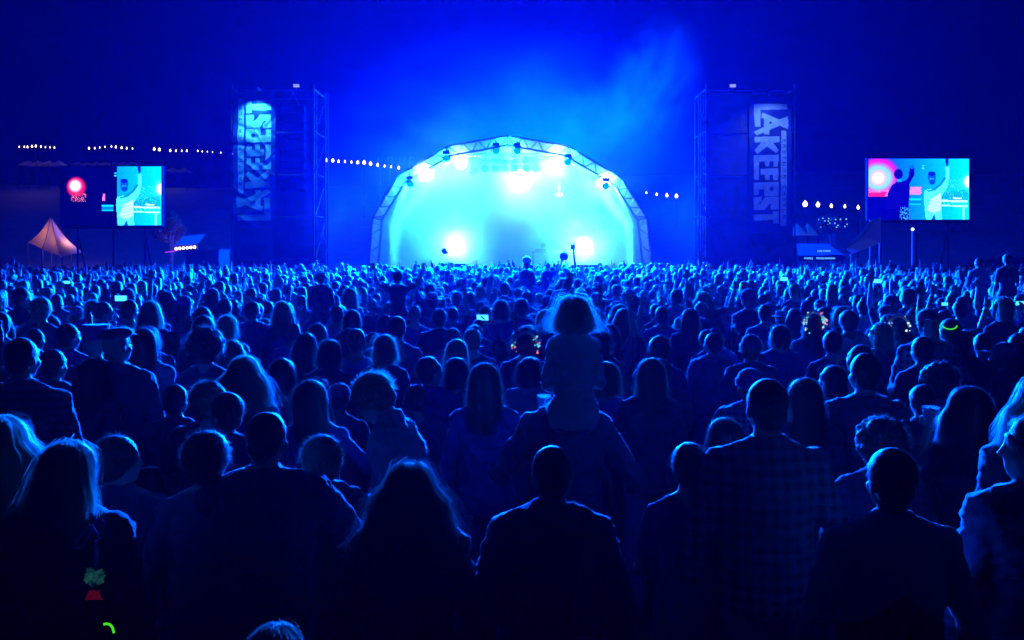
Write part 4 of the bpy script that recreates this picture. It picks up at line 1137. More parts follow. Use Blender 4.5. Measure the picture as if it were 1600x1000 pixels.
POSE_TXT = ['arms down', 'one hand in front', 'arms folded', 'head turned left', 'holding a phone up', 'right arm raised', 'both arms raised', 'drinking, face turned right', 'face turned left', 'left fist raised', 'face turned right']
GP = 'people standing in the crowd'

PHONE_ON = emit('phone_screen_glow', (.05, .55, 1.0), 2.2)
def phone(pos, label, yaw=0, size=1.0, lit=True):
    r = empty('mobile_phone', pos, label, 'phone', 'phones held up in the crowd'); r.rotation_euler = (R(8), 0, R(yaw))
    m = MB(); m.box((0, 0, 0), (.155 * size, .009, .078 * size)); m.build('case', M['black'], r)
    m = MB(); m.box((0, -.0062, 0), (.142 * size, .002, .068 * size)); m.build('screen', PHONE_ON, r)
    return r
def cup(pos, label):
    m = MB(); m.tube([(0, 0, -.06), (0, 0, .06)], [.032, .044], 16, cap=False); m.tube([(0, 0, -.06), (0, 0, -.058)], [.032, .032], 16); m.tube([(0, 0, .057), (0, 0, .063)], [.046, .046], 16, cap=False)
    o = m.build('drinking_cup', M['cupm'], smooth=True); o.location = pos; tag(o, label, 'cup'); return o
M['cupm'] = fabric('cup_plastic', (.6, .65, .7), .5)

def man(px, ytop, Y, label, hair='short', hairc='dark', topm='black', pose=None, group=None, yaw=0, hat=None, uniq=None, skin=0, strands=1400, trm='denim', ht=None, wisp=1.0, z=0):
    """a person from the photo: head top at (px, ytop), at distance Y"""
    ht = ht or (CAMZ - (ytop - HOR) * Y / F - z)
    root = empty('person', (0, 0, 0), label, 'person', group)
    f = figure(**uniq) if uniq is not None else PROTO[pose or 0]
    hm = hair_mesh(hair, HAIRM[hairc], strands, int(px) + 7, wisp=wisp) if (uniq is not None and hair) else (HS.get(hair) if hair else None)
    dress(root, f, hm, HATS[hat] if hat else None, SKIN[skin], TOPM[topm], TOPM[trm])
    if uniq is None and hair:
        for c in root.children:
            if c.name.startswith('hair'): set_hair(c, hairc)
    top_z = f.head.translation.z + .112
    s = ht / top_z * 1.75
    place(root, f, px, Y, s, yaw, z)
    PLACED.append((px, ytop, Y, .17 * F / Y))
    return root, f
V0 = .011
U_ = lambda **k: dict(dict(vox=V0), **k)
# ---- nearest figures, read one by one from the photograph
man(430, 974, 3.0, 'fair-haired child whose bright head top shows at the bottom edge', 'mane', 'blond', 'black', ht=None, uniq=U_(seed=1, top='jacket'), strands=2200, wisp=1.4)
man(912, 994, 3.1, 'person of whom only a sliver of head shows at the bottom edge', 'short', 'brown', 'black', uniq=U_(seed=2, top='tee'))
man(3, 650, 4.2, 'woman at the left edge with long wavy blond hair lit on its right side', 'mane', 'blond', 'charcoal', uniq=U_(seed=3, sex='f', top='jacket', head=(14, 0, 0)), strands=2600, wisp=1.5, yaw=8)
man(112, 688, 3.9, 'long-haired woman in a dark jacket with a ribbon and pompom on her back, lower left', 'wavy', 'blond', 'black', uniq=U_(seed=4, sex='f', broad=1.18, top='hoodie', head=(-22, 0, 9)), strands=2600, wisp=1.3, yaw=-8)
man(186, 683, 4.7, 'short-haired man at lower left with his face turned to the right', 'fluffy', 'brown', 'black', uniq=U_(seed=5, top='jacket', head=(-62, 0, 0), armR='forward'), wisp=1.0)
man(237, 728, 5.0, 'short person with dark hair half hidden behind the jacket of the man facing right', 'bob', 'dark', 'black', uniq=U_(seed=6, sex='f', top='tee', head=(-30, 5, 0)), strands=900)
man(326, 674, 4.35, 'man with tousled hair lit on the right, between the leftmost group and the big man', 'fluffy', 'dark', 'charcoal', uniq=U_(seed=7, top='tee', head=(-10, 6, 0)), strands=1800)
man(419, 640, 4.35, 'big broad man with cropped hair, left of centre, arm round his neighbour', 'crop', 'dark', 'black', uniq=U_(seed=8, broad=1.24, top='jacket', head=(-20, 0, 4), armR='hold_up'), strands=900)
man(503, 680, 4.75, 'person with fair hair tucked behind the big broad man', 'fluffy', 'blond', 'black', uniq=U_(seed=9, top='hoodie', broad=.95, head=(20, 12, -6)), strands=1500)
man(641, 722, 4.0, 'woman with long loose hair rimmed in light, centre left foreground', 'mane', 'brown', 'black', uniq=U_(seed=10, sex='f', broad=1.12, top='hoodie'), strands=3200, wisp=1.7)
man(862, 693, 4.0, 'man with short hair in a dark hooded top, centre foreground', 'crop', 'dark', 'charcoal', uniq=U_(seed=11, broad=1.04, top='hoodie'), strands=1200)
man(1077, 690, 4.55, 'boy in a dark T-shirt right of centre, elbows bent', 'short', 'brown', 'navy', uniq=U_(seed=12, broad=.92, top='tee', armL='forward', armR='forward'), strands=1200)
man(1132, 652, 5.3, 'smooth-haired person between the boy in a T-shirt and the tall plaid man', 'bob', 'brown', 'black', uniq=U_(seed=13, sex='f', top='tee'), strands=1200, wisp=.6)
man(1197, 588, 4.45, 'tall man in a checked shirt, right of centre', 'crop', 'brown', 'plaid', uniq=U_(seed=14, broad=1.08, top='shirt', head=(6, 0, 0)), strands=1300)
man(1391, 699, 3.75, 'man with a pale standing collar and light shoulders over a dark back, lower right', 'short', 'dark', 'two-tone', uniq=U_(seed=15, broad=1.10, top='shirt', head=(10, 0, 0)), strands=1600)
man(1372, 661, 5.0, 'person with curly fringe just behind the man with the pale collar', 'curly', 'brown', 'black', uniq=U_(seed=16, top='jacket', head=(30, 0, 0), broad=1.0), strands=900)
man(1614, 648, 3.9, 'woman at the right edge in profile, pale face turned left, long hair behind her', 'wavy', 'brown', 'black', uniq=U_(seed=17, sex='f', broad=1.15, top='jacket', head=(72, 0, 0)), strands=2400, yaw=0)
man(1628, 585, 4.5, 'tall person at the right edge behind the woman in profile, hair down to the shoulder', 'mane', 'blond', 'black', uniq=U_(seed=18, sex='f', top='hoodie', broad=1.1), strands=2200)
w17, f17 = man(1512, 603, 5.2, 'woman with big dark hair lifting a drink, right side foreground', 'mane', 'dark', 'black', uniq=U_(seed=20, sex='f', top='tee', armL='side_drink', head=(12, 0, 0)), strands=1800)
cup(hand_world(w17, f17, -1, .07), 'cup held up to the face of the woman with big dark hair')
man(1350, 550, 6.1, 'man with cropped hair and folded collar, right of the checked shirt', 'crop', 'brown', 'charcoal', uniq=U_(seed=21, broad=1.05, top='jacket', head=(10, 0, 0)), strands=900)
man(1256, 590, 6.0, 'long-haired person just right of the tall checked-shirt man', 'long', 'brown', 'charcoal', uniq=U_(seed=22, sex='f', top='jacket', head=(15, 0, 0)), strands=1200)
# the pair sharing something at centre left
a21, f21 = man(579, 588, 5.6, 'fair-haired person bent forward in profile facing left, pale jacket lining showing', 'fluffy', 'blond', 'pale', uniq=U_(seed=23, top='jacket', lean=(-20, 0), head=(0, -18, 0), armL='forward', armR='forward', vox=.008), strands=2200, yaw=78, wisp=1.3)
a22, f22 = man(489, 593, 6.0, 'long-haired woman holding a cup beside the bent fair-haired person', 'long', 'brown', 'navy', uniq=U_(seed=24, sex='f', top='shirt', head=(-25, 8, 0), armR='out', vox=.008), strands=1500, yaw=-12)
cup(hand_world(a22, f22, 1, .06) + Vector((0, 0, .02)), 'pale plastic cup held by the long-haired woman at centre left')
w23, f23 = man(757, 567, 6.4, 'woman with smooth long hair and slim dark dress, centre left, whole back visible', 'long', 'brown', 'navy', uniq=U_(seed=25, sex='f', top='shirt', armR='out'), strands=1400, wisp=.6, trm='navy')
cup(hand_world(w23, f23, 1, .06) + Vector((0, 0, .02)), 'small cup glinting right of the woman with smooth long hair')
man(36, 525, 6.2, 'tall man in a finely striped collared shirt at the left edge', 'crop', 'dark', 'striped', uniq=U_(seed=26, broad=1.14, top='shirt', head=(-15, 0, 0)), strands=900)
man(183, 513, 7.4, 'man in a flat cap and open jacket behind the striped shirt man', None, 'dark', 'charcoal', uniq=U_(seed=27, top='jacket', head=(-30, 8, 0)), hat='flatcap')
man(331, 597, 6.0, 'fair-haired person leaning towards a neighbour, left of centre', 'fluffy', 'blond', 'black', uniq=U_(seed=28, top='tee', head=(-60, 10, 0), lean=(0, 8)), strands=1800)
man(352, 612, 5.6, 'dark-haired person face to face with the leaning fair-haired one', 'short', 'brown', 'black', uniq=U_(seed=29, sex='f', top='jacket', head=(50, 0, 0)), strands=1200)
man(382, 556, 6.6, 'woman with wide wavy fair hair lit on the right, left of centre', 'mane', 'blond', 'navy', uniq=U_(seed=30, sex='f', top='tee'), strands=1800, wisp=1.4)
man(322, 517, 7.8, 'person with a big round head of curls, left of centre', 'curly', 'brown', 'black', uniq=U_(seed=31, sex='f', top='tee'), strands=1500, wisp=1.2)
man(225, 512, 8.2, 'woman with long dark hair over a grey jacket, left side', 'long', 'dark', 'grey', uniq=U_(seed=32, sex='f', top='jacket', head=(-10, 0, 0)), strands=1000)
# man with the child on his shoulders
mn, fm = man(884, 600, 5.6, 'man carrying a curly-haired child on his shoulders, centre', 'short', 'dark', 'charcoal', uniq=U_(seed=33, broad=1.0, top='jacket', armL='hold_up', armR='hold_up', vox=.009), strands=500, ht=1.90)
def ride(legx=.13): return {s: (Vector((s * .085, .0, .90)), Vector((s * legx, .32, .93)), Vector((s * legx, .36, .56))) for s in (-1, 1)}
def rider(px, ytop, Y, size, zseat, label, hair, hairc, topm, strands=300, hat=None, arms=('forward', 'forward'), seed=40, uniq=True, top='jacket', wisp=1.0, broad=1.0):
    root = empty('person', (0, 0, 0), label, 'person')
    f = figure(arms[0], arms[1], 'f', broad, top=top, legs=ride(), seed=seed, vox=.010)
    hm = hair_mesh(hair, HAIRM[hairc], strands, seed, wisp=wisp) if hair else None
    dress(root, f, hm, HATS[hat] if hat else None, SKIN[0], TOPM[topm], TOPM['navy'])
    hs = size / .85       # hips to crown is .85 at full scale
    root.scale = (hs, hs, hs); x = (px - 800) * Y / F
    zt = CAMZ - (ytop - HOR) * Y / F
    root.location = (x, Y, zt - (f.head.translation.z + .112) * hs)
    PLACED.append((px, ytop, Y, .17 * F / Y))
    return root, f
rider(896, 464, 5.42, .64, 1.6, 'child with frizzy glowing hair riding on the shoulders of the man at centre', 'bob', 'glow', 'white', strands=9000, arms=('cross', 'cross'), seed=41, wisp=2.2, broad=.80)
man(500, 462, 15.0, 'adult carrying the child in the pink sun hat', 'short', 'dark', 'black', pose=0, ht=1.72)
rider(502, 427, 14.9, .62, 0, 'child in a pink sun hat on an adult\'s shoulders below the left tower', 'short', 'brown', 'black', hat='bucket', seed=42, strands=0, top='hoodie')
man(622, 470, 15.2, 'adult carrying the small child with both arms up', 'short', 'dark', 'black', pose=0, ht=1.72)
rider(622, 424, 15.0, .66, 0, 'small child on an adult\'s shoulders throwing both arms up, left of centre', 'fluffy', 'dark', 'black', arms=('wide', 'wide'), seed=43, top='tee')
man(823, 440, 25.0, 'adult carrying the rider just below the floating ball', 'short', 'dark', 'black', pose=0, ht=1.76)
rider(823, 409, 24.9, .72, 0, 'rider on shoulders with raised head just below the floating ball', 'fluffy', 'dark', 'black', arms=('forward', 'forward'), seed=44)
man(856, 441, 28.0, 'adult carrying the rider punching the air near the stage', 'short', 'dark', 'black', pose=0, ht=1.74)
rider(856, 411, 27.9, .70, 0, 'rider on shoulders near the stage punching the air with one arm', 'short', 'dark', 'navy', arms=('down', 'wide'), seed=45, top='tee')
man(1530, 425, 19.0, 'adult carrying a rider at the far right', 'short', 'dark', 'black', pose=0, ht=1.85)
rider(1529, 403, 18.9, .70, 0, 'rider on shoulders standing out above the far right crowd', 'short', 'brown', 'denim', seed=46, top='jacket')
man(1572, 424, 17.0, 'adult carrying the rightmost rider', 'short', 'dark', 'black', pose=0, ht=1.85)
rider(1574, 396, 16.9, .72, 0, 'rider on shoulders at the right edge of the crowd', 'short', 'dark', 'black', arms=('down', 'forward'), seed=47, top='tee')
# ---- second range: shared bodies, individually placed
MID = [
 (515, 530, 8.5, 'person with a smooth hood of hair just left of the broad-shouldered man, middle left', 'bob', 'brown', 'black', 1, None, 0), (557, 512, 9.0, 'broad-shouldered man with a bare neck, middle left', 'crop', 'dark', 'navy', 0, None, -10),
 (600, 522, 8.7, 'round-haired person in front of the man with sloping shoulders', 'bob', 'blond', 'black', 8, None, -10), (621, 494, 10.0, 'man with sloping shoulders and short hair, middle left', 'short', 'dark', 'charcoal', 0, None, -8),
 (672, 556, 7.6, 'left one of two close heads in the centre left', 'short', 'brown', 'navy', 10, None, 0), (711, 558, 7.7, 'right one of two close heads in the centre left', 'bob', 'dark', 'black', 8, None, 0),
 (713, 530, 8.8, 'woman with long pale hair behind the two close heads', 'long', 'blond', 'grey', 1, None, 0), (738, 513, 9.8, 'person with neat short hair behind the long pale hair', 'short', 'blond', 'black', 0, None, 0),
 (1016, 560, 7.0, 'woman with long shiny hair right of the man carrying a child', 'long', 'brown', 'black', 1, None, 8), (943, 564, 7.2, 'round-haired woman just right of the carried child', 'bob', 'brown', 'navy', 8, None, 6),
 (1030, 526, 9.0, 'person with a ruffled crown behind the woman with long shiny hair', 'fluffy', 'brown', 'navy', 0, None, 0), (1034, 478, 12.8, 'man with square shoulders right of the carried child', 'crop', 'dark', 'navy', 0, None, 0),
 (1113, 519, 10.0, 'slim person with raised collar, centre right', 'short', 'dark', 'charcoal', 3, None, 10), (1173, 526, 9.3, 'person in a pale beanie, right of centre', 'fluffy', 'blond', 'charcoal', 2, 'beanie', 5),
 (108, 505, 9.2, 'man with his lit face turned right, far left', 'short', 'dark', 'navy', 7, None, 0), (150, 515, 8.6, 'man in a tall flat-topped hat, left side', None, 'dark', 'black', 0, 'tall', 0),
 (318, 493, 9.8, 'woman with long smooth hair behind the big curls', 'long', 'brown', 'black', 1, None, 0), (362, 531, 9.0, 'person with hair lit on the right behind the wide wavy hair', 'wavy', 'brown', 'black', 8, None, -8),
 (236, 470, 11.4, 'woman with fair hair falling to the right, far left', 'wavy', 'blond', 'navy', 1, None, -12), (203, 468, 11.6, 'man with round shoulders at the far left, lit cheek', 'short', 'dark', 'navy', 0, None, -12),
 (35, 448, 13.0, 'man with a bare arm at the far left rim of the crowd', 'short', 'dark', 'black', 7, None, 0), (65, 466, 11.2, 'person with fair curls at the far left', 'fluffy', 'blond', 'charcoal', 0, None, 0),
 (395, 470, 12.5, 'man with broad back behind the wide wavy hair', 'short', 'dark', 'navy', 2, None, -6), (355, 492, 10.6, 'woman with a shiny bob left of the tower mast', 'bob', 'blond', 'navy', 1, None, 0),
 (440, 470, 12.4, 'woman with hair lit on the right below the left tower', 'wavy', 'blond', 'navy', 8, None, 0), (527, 476, 12.6, 'person with close-cropped hair and slim neck, middle left', 'crop', 'brown', 'navy', 0, None, 0),
 (550, 484, 11.8, 'woman with long straight hair behind the broad-shouldered man', 'long', 'brown', 'black', 1, None, 0), (648, 476, 12.6, 'person with thin shiny hair in the centre left', 'thin', 'grey', 'navy', 0, None, 0),
 (687, 482, 12.0, 'round-headed person between two taller heads, centre left', 'short', 'brown', 'black', 2, None, 0), (783, 468, 13.0, 'tall person left of the carried child, smooth hair', 'bob', 'brown', 'navy', 0, None, 0),
 (815, 466, 12.8, 'person with broad shoulders next to the carried child', 'short', 'brown', 'navy', 2, None, 0), (850, 483, 11.6, 'person with hair to the collar just left of the carried child', 'bob', 'blond', 'black', 8, None, 0),
 (975, 482, 11.0, 'woman with two bunches of hair to the right of the carried child', 'wavy', 'brown', 'black', 1, None, 0), (1078, 482, 12.0, 'woman with smooth hair and dark coat, centre right', 'long', 'brown', 'black', 1, None, 6),
 (1099, 455, 15.5, 'person with a glowing halo of fluffy hair, centre right', 'mane', 'blond', 'black', 6, None, 0), (1195, 475, 12.8, 'person with head lit on the left below the right tower', 'short', 'brown', 'navy', 0, None, 8),
 (1218, 507, 10.4, 'round-headed person with lit rim below the right tower banner', 'bob', 'brown', 'navy', 0, None, 10), (1300, 516, 9.4, 'man with head lit on the left, before the pale hunched back', 'short', 'dark', 'black', 0, None, 10),
 (1325, 486, 11.2, 'person with spiky hair lit on top, right side', 'fluffy', 'brown', 'pale', 0, None, 10), (1342, 538, 8.0, 'person with a lit profile behind the man with the folded collar', 'short', 'brown', 'black', 3, None, 20),
 (1375, 503, 9.8, 'woman with fair hair lit on the left, right side', 'bob', 'blond', 'black', 8, None, 15), (1440, 525, 8.6, 'person with head lit on the left before the hat wearer', 'short', 'dark', 'black', 0, None, 14),
 (1502, 516, 9.0, 'man with a brimmed hat and drink at the right', 'short', 'dark', 'black', 7, 'flatcap', 10), (1568, 536, 8.2, 'person in a peaked cap at the right', 'short', 'dark', 'black', 8, 'cap', 30),
 (1565, 463, 11.6, 'person with a pale rounded head at the right edge', 'bob', 'blond', 'black', 8, None, 20), (1418, 450, 13.8, 'person with head lit on the left, far right middle', 'short', 'dark', 'navy', 0, None, 14),
 (1590, 520, 9.6, 'dark-haired person at the right rim of the crowd', 'wavy', 'dark', 'black', 1, None, 20), (1535, 520, 9.6, 'short-haired man shaded between capped heads, right', 'short', 'dark', 'black', 2, None, 10),
 (478, 520, 9.2, 'dark-haired person left of the smooth hood of hair', 'wavy', 'dark', 'black', 1, None, 0), (85, 545, 7.6, 'person in black behind the striped shirt shoulder', 'short', 'dark', 'black', 2, None, -10),
 (145, 560, 7.2, 'woman with hair lit on the right below the tall flat-topped hat', 'wavy', 'brown', 'black', 1, None, -10), (275, 600, 6.7, 'dark-haired person between the striped shirt and the leaning pair', 'short', 'dark', 'black', 2, None, 0),
 (905, 640, 6.9, 'dark-haired person hidden beyond the man carrying the child', 'short', 'dark', 'black', 0, None, 0), (1440, 600, 6.6, 'dark person left of the woman lifting a drink', 'short', 'dark', 'black', 2, None, 15),
 (1300, 570, 7.4, 'dark person between the long-haired one and the folded collar', 'bob', 'dark', 'black', 8, None, 10), (530, 600, 7.2, 'shaded person in a cap behind the cup holder', 'short', 'dark', 'black', 0, 'cap', 0),
 (440, 560, 7.4, 'person with dark hair left of the cup holder', 'long', 'dark', 'black', 1, None, 0), (650, 600, 7.0, 'dark person behind the bent fair-haired one', 'short', 'dark', 'black', 0, None, 0),
]
for px, yt, Y, lab, h, hc, tm, po, ht_, yw in MID:
    man(px, yt, Y, lab, h, hc, tm, pose=po, hat=ht_, yaw=yw, group=GP, skin=int(px) % 3)
# sparkling headdress, flower crown, glow necklace, checked shirt with face towards us
def sparkle(px, ytop, Y, n, label, cols, r=.12, seed=1, name='sequin_headdress'):
    rng = random.Random(seed); c = P(px, ytop, Y) + Vector((0, 0, -.12)); root = empty(name, c, label, 'headdress')
    m = MB()
    for k in range(24):
        a = math.pi * k / 23; m.ell((r * math.cos(a), -.02, r * math.sin(a)), .018, nu=6, nv=5)
    m.build('headband', TOPM['pale'], root)
    for k, (cl, st) in enumerate(cols):
        m = MB()
        for _ in range(n):
            a = rng.choice((rng.gauss(.1, .45), rng.gauss(math.pi - .1, .45))); q = r * rng.uniform(.75, 1.2)
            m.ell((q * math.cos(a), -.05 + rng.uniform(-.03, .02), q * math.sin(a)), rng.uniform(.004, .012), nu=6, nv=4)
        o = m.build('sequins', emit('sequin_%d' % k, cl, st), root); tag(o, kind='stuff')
man(1271, 488, 11.0, 'person wearing a sequinned headdress, right side', 'long', 'dark', 'black', pose=0, group=GP)
sparkle(1271, 486, 10.9, 16, 'glittering sequin headdress with pink and cyan sparks at the right', [((.1, .9, .9), .9), ((1, .3, .6), .7), ((.5, .8, 1), 1.0)], r=.11)
man(1403, 490, 10.4, 'person with beaded lights across the hair, right side', 'bob', 'dark', 'black', pose=8, group=GP)
sparkle(1403, 490, 10.2, 14, 'strand of white bead lights in dark hair at the right', [((.5, .8, 1), 1.6)], seed=5, r=.10, name='bead_hairband')
man(821, 517, 9.5, 'person wearing a flower crown, just left of the man carrying the child', 'curly', 'brown', 'black', pose=0, group=GP)
sparkle(821, 518, 9.4, 9, 'flower crown with tiny coloured lights, centre', [((.1, .7, 1), 1.2), ((1, .25, .2), .9)], seed=7, r=.11, name='flower_crown')
man(1452, 484, 8.9, 'bearded man in a checked shirt and cap turned towards the camera, right side', 'short', 'brown', 'plaid', pose=3, group=GP, yaw=150, hat='cap')
man(1484, 497, 9.0, 'person wearing a green glow necklace, right side', 'short', 'dark', 'black', pose=0, group=GP)
def arc(c, r, a0, a1, n=14, tilt=.5): return [Vector(c) + Vector((r * math.cos(a0 + (a1 - a0) * k / n), -r * .5 * math.sin(a0 + (a1 - a0) * k / n) * tilt, -r * .55 * math.sin(a0 + (a1 - a0) * k / n))) for k in range(n + 1)]
GREEN = emit('green_glowstick', (.08, 1, .01), .75)
m = MB(); m.tube(arc(P(1484, 508, 8.85), .062, .1, math.pi - .1), .006, 6); tag(m.build('glow_necklace', GREEN), 'thin green glow necklace round a neck at the right', 'necklace')
# ribbon bow, cord, pompom and red tassel on the back of the woman at lower left
Yr = 3.50
rb = empty('ribbon_ornament', P(140, 830, Yr), 'pale blue ribbon bow, cord, green pompom and red tassel with added glow, lower left', 'ornament')
def lt(*pts): return [P(x, y, Yr) - rb.location for x, y in pts]
m = MB(); m.tube(lt((140, 800), (146, 810), (150, 818)), .006, 8); m.tube(lt((150, 812), (158, 810), (163, 818), (160, 830), (152, 838), (146, 828), (142, 820)), .005, 8); m.tube(lt((142, 820), (150, 832), (156, 842)), .005, 8)
m.tube(lt((140, 821), (128, 832), (117, 848), (116, 855), (122, 858), (131, 852), (138, 838), (142, 822)), .005, 8); m.build('bow', cloth('ribbon_blue', (.25, .5, .9), .5), rb)
m = MB()
for s in (0, math.pi): m.tube([p + Vector((.004 * math.cos(k * 1.1 + s), .004 * math.sin(k * 1.1 + s), 0)) for k, p in enumerate(lt(*[(150 + .3 * math.sin(q), 844 + q * 2.2) for q in range(19)]))], .0035, 6)
m.build('cord', cloth('cord_blue', (.2, .35, .8), .5), rb)
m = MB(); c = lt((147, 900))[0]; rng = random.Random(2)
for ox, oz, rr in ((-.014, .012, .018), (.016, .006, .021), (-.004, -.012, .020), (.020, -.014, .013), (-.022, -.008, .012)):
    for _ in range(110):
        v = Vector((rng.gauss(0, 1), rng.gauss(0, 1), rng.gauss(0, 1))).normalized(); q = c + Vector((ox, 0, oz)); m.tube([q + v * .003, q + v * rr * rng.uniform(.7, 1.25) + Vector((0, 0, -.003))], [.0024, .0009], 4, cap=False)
pm = emit('pompom_added_glow', (.02, .14, .13), .22); nt = pm.node_tree; tc = nt.nodes.new('ShaderNodeTexCoord'); nz_ = nt.nodes.new('ShaderNodeTexNoise'); nz_.inputs['Scale'].default_value = 45  # emission added to the yarn so its green shows in the dark
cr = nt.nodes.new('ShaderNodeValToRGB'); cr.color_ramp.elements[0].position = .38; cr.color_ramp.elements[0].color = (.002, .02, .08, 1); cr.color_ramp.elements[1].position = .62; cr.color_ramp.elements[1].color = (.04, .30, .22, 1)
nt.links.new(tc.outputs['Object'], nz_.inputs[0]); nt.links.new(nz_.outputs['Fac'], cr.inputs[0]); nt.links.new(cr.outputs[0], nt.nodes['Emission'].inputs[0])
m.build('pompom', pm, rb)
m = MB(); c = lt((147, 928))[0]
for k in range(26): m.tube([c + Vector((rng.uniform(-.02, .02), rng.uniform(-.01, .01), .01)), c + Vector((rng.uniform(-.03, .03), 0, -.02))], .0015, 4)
m.build('tassel', emit('tassel_red_added_glow', (.25, .005, .02), .25), rb)  # red put in as emission so the threads show in the dark
m = MB(); m.tube([P(x, y, 3.45) for x, y in ((162, 975.5), (167, 974.5), (172, 976), (176, 981), (178, 989))], .0042, 8)
tag(m.build('glow_stick', GREEN), 'bent green glow stick at the bottom left corner', 'glow stick')

# ------------------------------------------------------------------ the rest of the crowd
MARKS = [(110, 'the stretch tent'), (265, 'the left video screen'), (360, 'the food stall'), (440, 'the left banner'), (560, 'the left lattice mast'), (640, 'the left foot of the arch'), (760, 'the left floodlight'),
         (860, 'the floating ball'), (960, 'the right floodlight'), (1060, 'the right foot of the arch'), (1150, 'the right tower mast'), (1250, 'the right banner'), (1350, 'the bar tent'), (1520, 'the right video screen'), (1700, 'the far right edge')]
rng = random.Random(77)
HSEL = ['short'] * 6 + ['crop'] * 5 + ['fluffy'] * 3 + ['long'] * 4 + ['wavy'] * 2 + ['mane'] + ['bob'] * 3 + ['ponytail'] * 2 + ['bun'] + ['curly'] + ['thin']
TSEL = ['black'] * 6 + ['charcoal'] * 4 + ['navy'] * 4 + ['grey'] * 2 + ['denim'] * 2 + ['pale'] + ['striped', 'plaid']
PSEL = [0] * 9 + [1] * 4 + [2] * 5 + [3] * 4 + [7] * 3 + [8] * 3 + [10] * 2 + [4] + [5] + [6] + [9]
cand = []
Y = 6.6
while Y < 43:
    half = (800 / F) * Y + .6; dx = .60 if Y < 16 else .47; n = int(2 * half / dx)
    for i in range(n + 1):
        x = -half + i * dx + rng.uniform(-.2, .2); y = Y + rng.uniform(-.25, .25)
        if rng.random() < (.22 if Y < 10 else .08): continue
        cand.append((x, y))
    Y += .74 if Y < 16 else .60
def blocked(x, y, ht):
    px = 800 + x * F / y; yt = HOR + (CAMZ - ht) * F / y; hw = .17 * F / y
    for (qx, qy, QY, qw) in PLACED:
        if abs(y - QY) < .38 and abs(x - (qx - 800) * QY / F) < .44: return True
        if y < QY and abs(px - qx) < (hw + qw) * .62 and yt < qy + qw * .9 * (1 if QY < 12 else .6): return True
    return False
near, far = [], []
for x, y in sorted(cand, key=lambda c: c[1]):
    ht = max(1.5, min(1.92, rng.gauss(1.70, .10)))
    if blocked(x, y, ht): continue
    (near if y < 17.0 else far).append((x, y, ht))
room = 300 - sum(1 for o in COL.objects if o.name.startswith('person'))
near.sort(key=lambda c: c[1]); far = near[room:] + far; near = near[:room]
recs = []
for x, y, ht in near:
    root = empty('person', (0, 0, 0), None, 'person', GP)
    po = rng.choice(PSEL); h = rng.choice(HSEL); tm = rng.choice(TSEL); f = PROTO[po]; sk = rng.choice([0, 0, 0, 1, 1, 2]); hat = rng.choice([None] * 16 + ['cap', 'beanie', 'brim'])
    hc = rng.choice(['dark', 'dark', 'brown', 'brown', 'blond', 'grey' if h in ('thin', 'short') else 'brown'])
    fem = po in (1, 4, 6, 8, 10)
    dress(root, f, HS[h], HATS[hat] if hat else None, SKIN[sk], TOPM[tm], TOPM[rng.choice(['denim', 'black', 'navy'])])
    for c in root.children:
        if c.name.startswith('hair'): set_hair(c, hc)
    s = ht / 1.75; yaw = rng.gauss(0, 22) - x / y * 30 * .3
    root.scale = (s * rng.uniform(.94, 1.08), s, s); root.location = (x, y, 0); root.rotation_euler = (0, 0, R(yaw))
    px = 800 + x * F / y
    lm_ = 'below ' + next(t for e, t in MARKS if px < e).replace('the ', '')
    dp = 'nearby' if y < 10 else ('midway' if y < 13 else 'further off')
    hn = {'short': 'short-haired', 'crop': 'crop-haired', 'fluffy': 'tousled', 'long': 'straight long-haired', 'wavy': 'wavy-haired', 'mane': 'full-haired', 'bob': 'bob-haired', 'ponytail': 'ponytailed', 'bun': 'top-knotted', 'curly': 'curly', 'thin': 'thin-haired'}[h]
    if hat: hn = {'cap': 'capped', 'beanie': 'beanie-wearing', 'brim': 'broad-hatted'}[hat]
    recs.append([root, px, (hn, tm, POSE_TXT[po], dp, lm_)])
    PLACED.append((px, HOR + (CAMZ - ht) * F / y, y, .17 * F / y))
    if po == 4 and len([1 for o in COL.objects if o.name.startswith('mobile_phone')]) < 3:
        phone(hand_world(root, f, 1, .09) + Vector((-.05, -.015, .02)), None, yaw, 1.0)['label'] = 'lit phone held up by the %s person in %s, %s' % (hn, tm, lm_)
groups = {}
for r in recs: groups.setdefault(r[2], []).append(r)
ORD = ['first', 'second', 'third', 'fourth', 'fifth']
for k, rs_ in groups.items():
    rs_.sort(key=lambda r: r[1])
    hn, tm, pt, dp, lm_ = k
    base = '%s person in %s, %s, %s, %s' % (hn, tm, pt, dp, lm_)
    for i, r in enumerate(rs_):
        r[0]['label'] = base if len(rs_) == 1 else base.replace(' person', ' person, ' + ORD[min(i, 4)] + ' from left,')
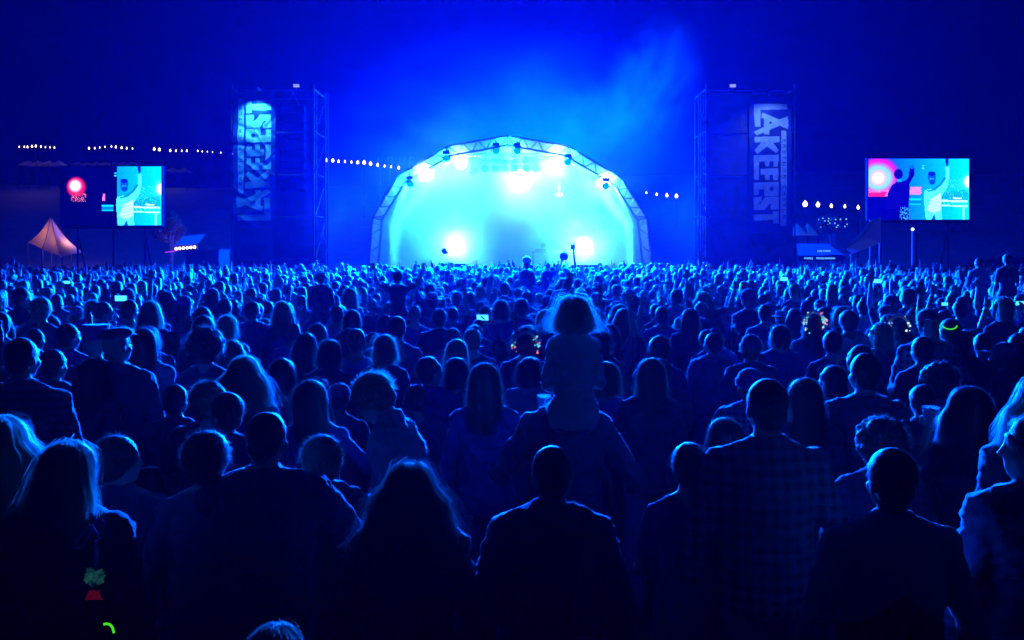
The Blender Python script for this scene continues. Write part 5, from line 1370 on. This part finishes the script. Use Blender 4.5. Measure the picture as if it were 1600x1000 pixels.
# far crowd as one mass
FP = []
for sd, (al, ar, sx_, tp) in enumerate((('down', 'down', 'm', 'tee'), ('cross', 'cross', 'f', 'jacket'), ('high', 'down', 'm', 'tee'), ('wide', 'high', 'f', 'tee'), ('phone', 'phone', 'm', 'tee'), ('down', 'fist', 'm', 'jacket'), ('down', 'down', 'f', 'jacket'))):
    m = MB(); f = figure(al, ar, sx_, 1.0, top=tp, seed=sd, lod=1, vox=.03); FP.append((f, hair_mesh(('short', 'long', 'crop', 'wavy', 'short', 'fluffy', 'bob')[sd], HAIRM['dark'], 0, sd, lod=1)))
def tri_arrays(me, mtx=None, zmin=None):
    n = len(me.vertices); co = np.empty(n * 3, np.float32); me.vertices.foreach_get('co', co); co = co.reshape(-1, 3)
    if mtx is not None: A = np.array(mtx); co = co @ A[:3, :3].T + A[:3, 3]
    me.calc_loop_triangles(); t = np.empty(len(me.loop_triangles) * 3, np.int32); me.loop_triangles.foreach_get('vertices', t); t = t.reshape(-1, 3)
    if zmin is not None:
        keep = (co[t][:, :, 2] > zmin).all(1); t = t[keep]; u, inv = np.unique(t, return_inverse=True); co = co[u]; t = inv.reshape(-1, 3)
    return co, t
FT = []
for f, h in FP:
    a = [tri_arrays(f.body, None, .95), tri_arrays(f.top, None, .9), tri_arrays(h, f.head)]
    co = np.concatenate([q[0] for q in a]); off = 0; ts = []; mi = []
    for k, q in enumerate(a): ts.append(q[1] + off); off += len(q[0]); mi.append(np.full(len(q[1]), k, np.int32))
    FT.append((co, np.concatenate(ts), np.concatenate(mi)))
CO = []; TT = []; MI = []; off = 0
tmi = [3, 4, 5]
for x, y, ht in far:
    r = rng.random()
    k = rng.choice([0, 0, 0, 1, 1, 6, 6, 0, 1]) if r > (.22 if y < 30 else .34) else rng.choice([2, 3, 4, 5])
    co, t, mi = FT[k]; s = ht / 1.75; a = rng.gauss(0, .35); c_, s_ = math.cos(a), math.sin(a)
    sx_ = s * rng.uniform(.94, 1.08) * (1 if rng.random() < .5 else -1)
    q = co * np.array([sx_, s, s * (1 if k not in (2, 3, 5) else rng.uniform(.94, 1.02))]); q = np.stack([q[:, 0] * c_ - q[:, 1] * s_ + x, q[:, 0] * s_ + q[:, 1] * c_ + y, q[:, 2]], -1)
    CO.append(q); TT.append((t if sx_ > 0 else t[:, ::-1]) + off); off += len(q); m2_ = mi.copy(); m2_[mi == 1] = rng.choice([1, 3, 4, 5]); m2_[mi == 2] = rng.choice([2, 2, 6]); MI.append(m2_)
CO = np.concatenate(CO).astype(np.float32); TT = np.concatenate(TT).astype(np.int32); MI = np.concatenate(MI)
me = bpy.data.meshes.new('distant_crowd'); me.vertices.add(len(CO)); me.vertices.foreach_set('co', CO.reshape(-1))
me.loops.add(len(TT) * 3); me.loops.foreach_set('vertex_index', TT.reshape(-1)); me.polygons.add(len(TT)); me.polygons.foreach_set('loop_start', np.arange(0, len(TT) * 3, 3, dtype=np.int32))
for q in (SKIN[0], TOPM['black'], HAIRM['dark'][0], TOPM['navy'], TOPM['charcoal'], TOPM['grey'], HAIRM['blond'][0]): me.materials.append(q)
me.polygons.foreach_set('material_index', MI.astype(np.int32)); me.polygons.foreach_set('use_smooth', np.ones(len(TT), bool)); me.update(); me.validate()
dc = bpy.data.objects.new('distant_crowd', me); COL.objects.link(dc); tag(dc, 'dense mass of small backlit heads and raised arms filling the field up to the stage', kind='stuff')
# lit phones further off
for px, py, Y, lab in ((189, 466, 12.5, 'bright cyan phone glare left of the left tower'), (105, 441, 18, 'small pale yellow phone light at the far left'), (1225, 436, 20, 'bright phone raised below the right banner'),
                       (1370, 439, 17, 'bright cyan phone below the right video screen'), (1476, 475, 11.5, 'cyan phone raised among heads at the right'), (585, 417, 30, 'tiny phone light near the left arch foot'), (1103, 450, 20, 'lit phone beside the glowing halo of hair'), (999, 431, 27, 'small warm phone screen right of the pole camera')):
    phone(P(px, py, Y), lab, 0, min(1.1, .05 * Y / 1.2) if px not in (189, 1370, 1225) else 1.0)
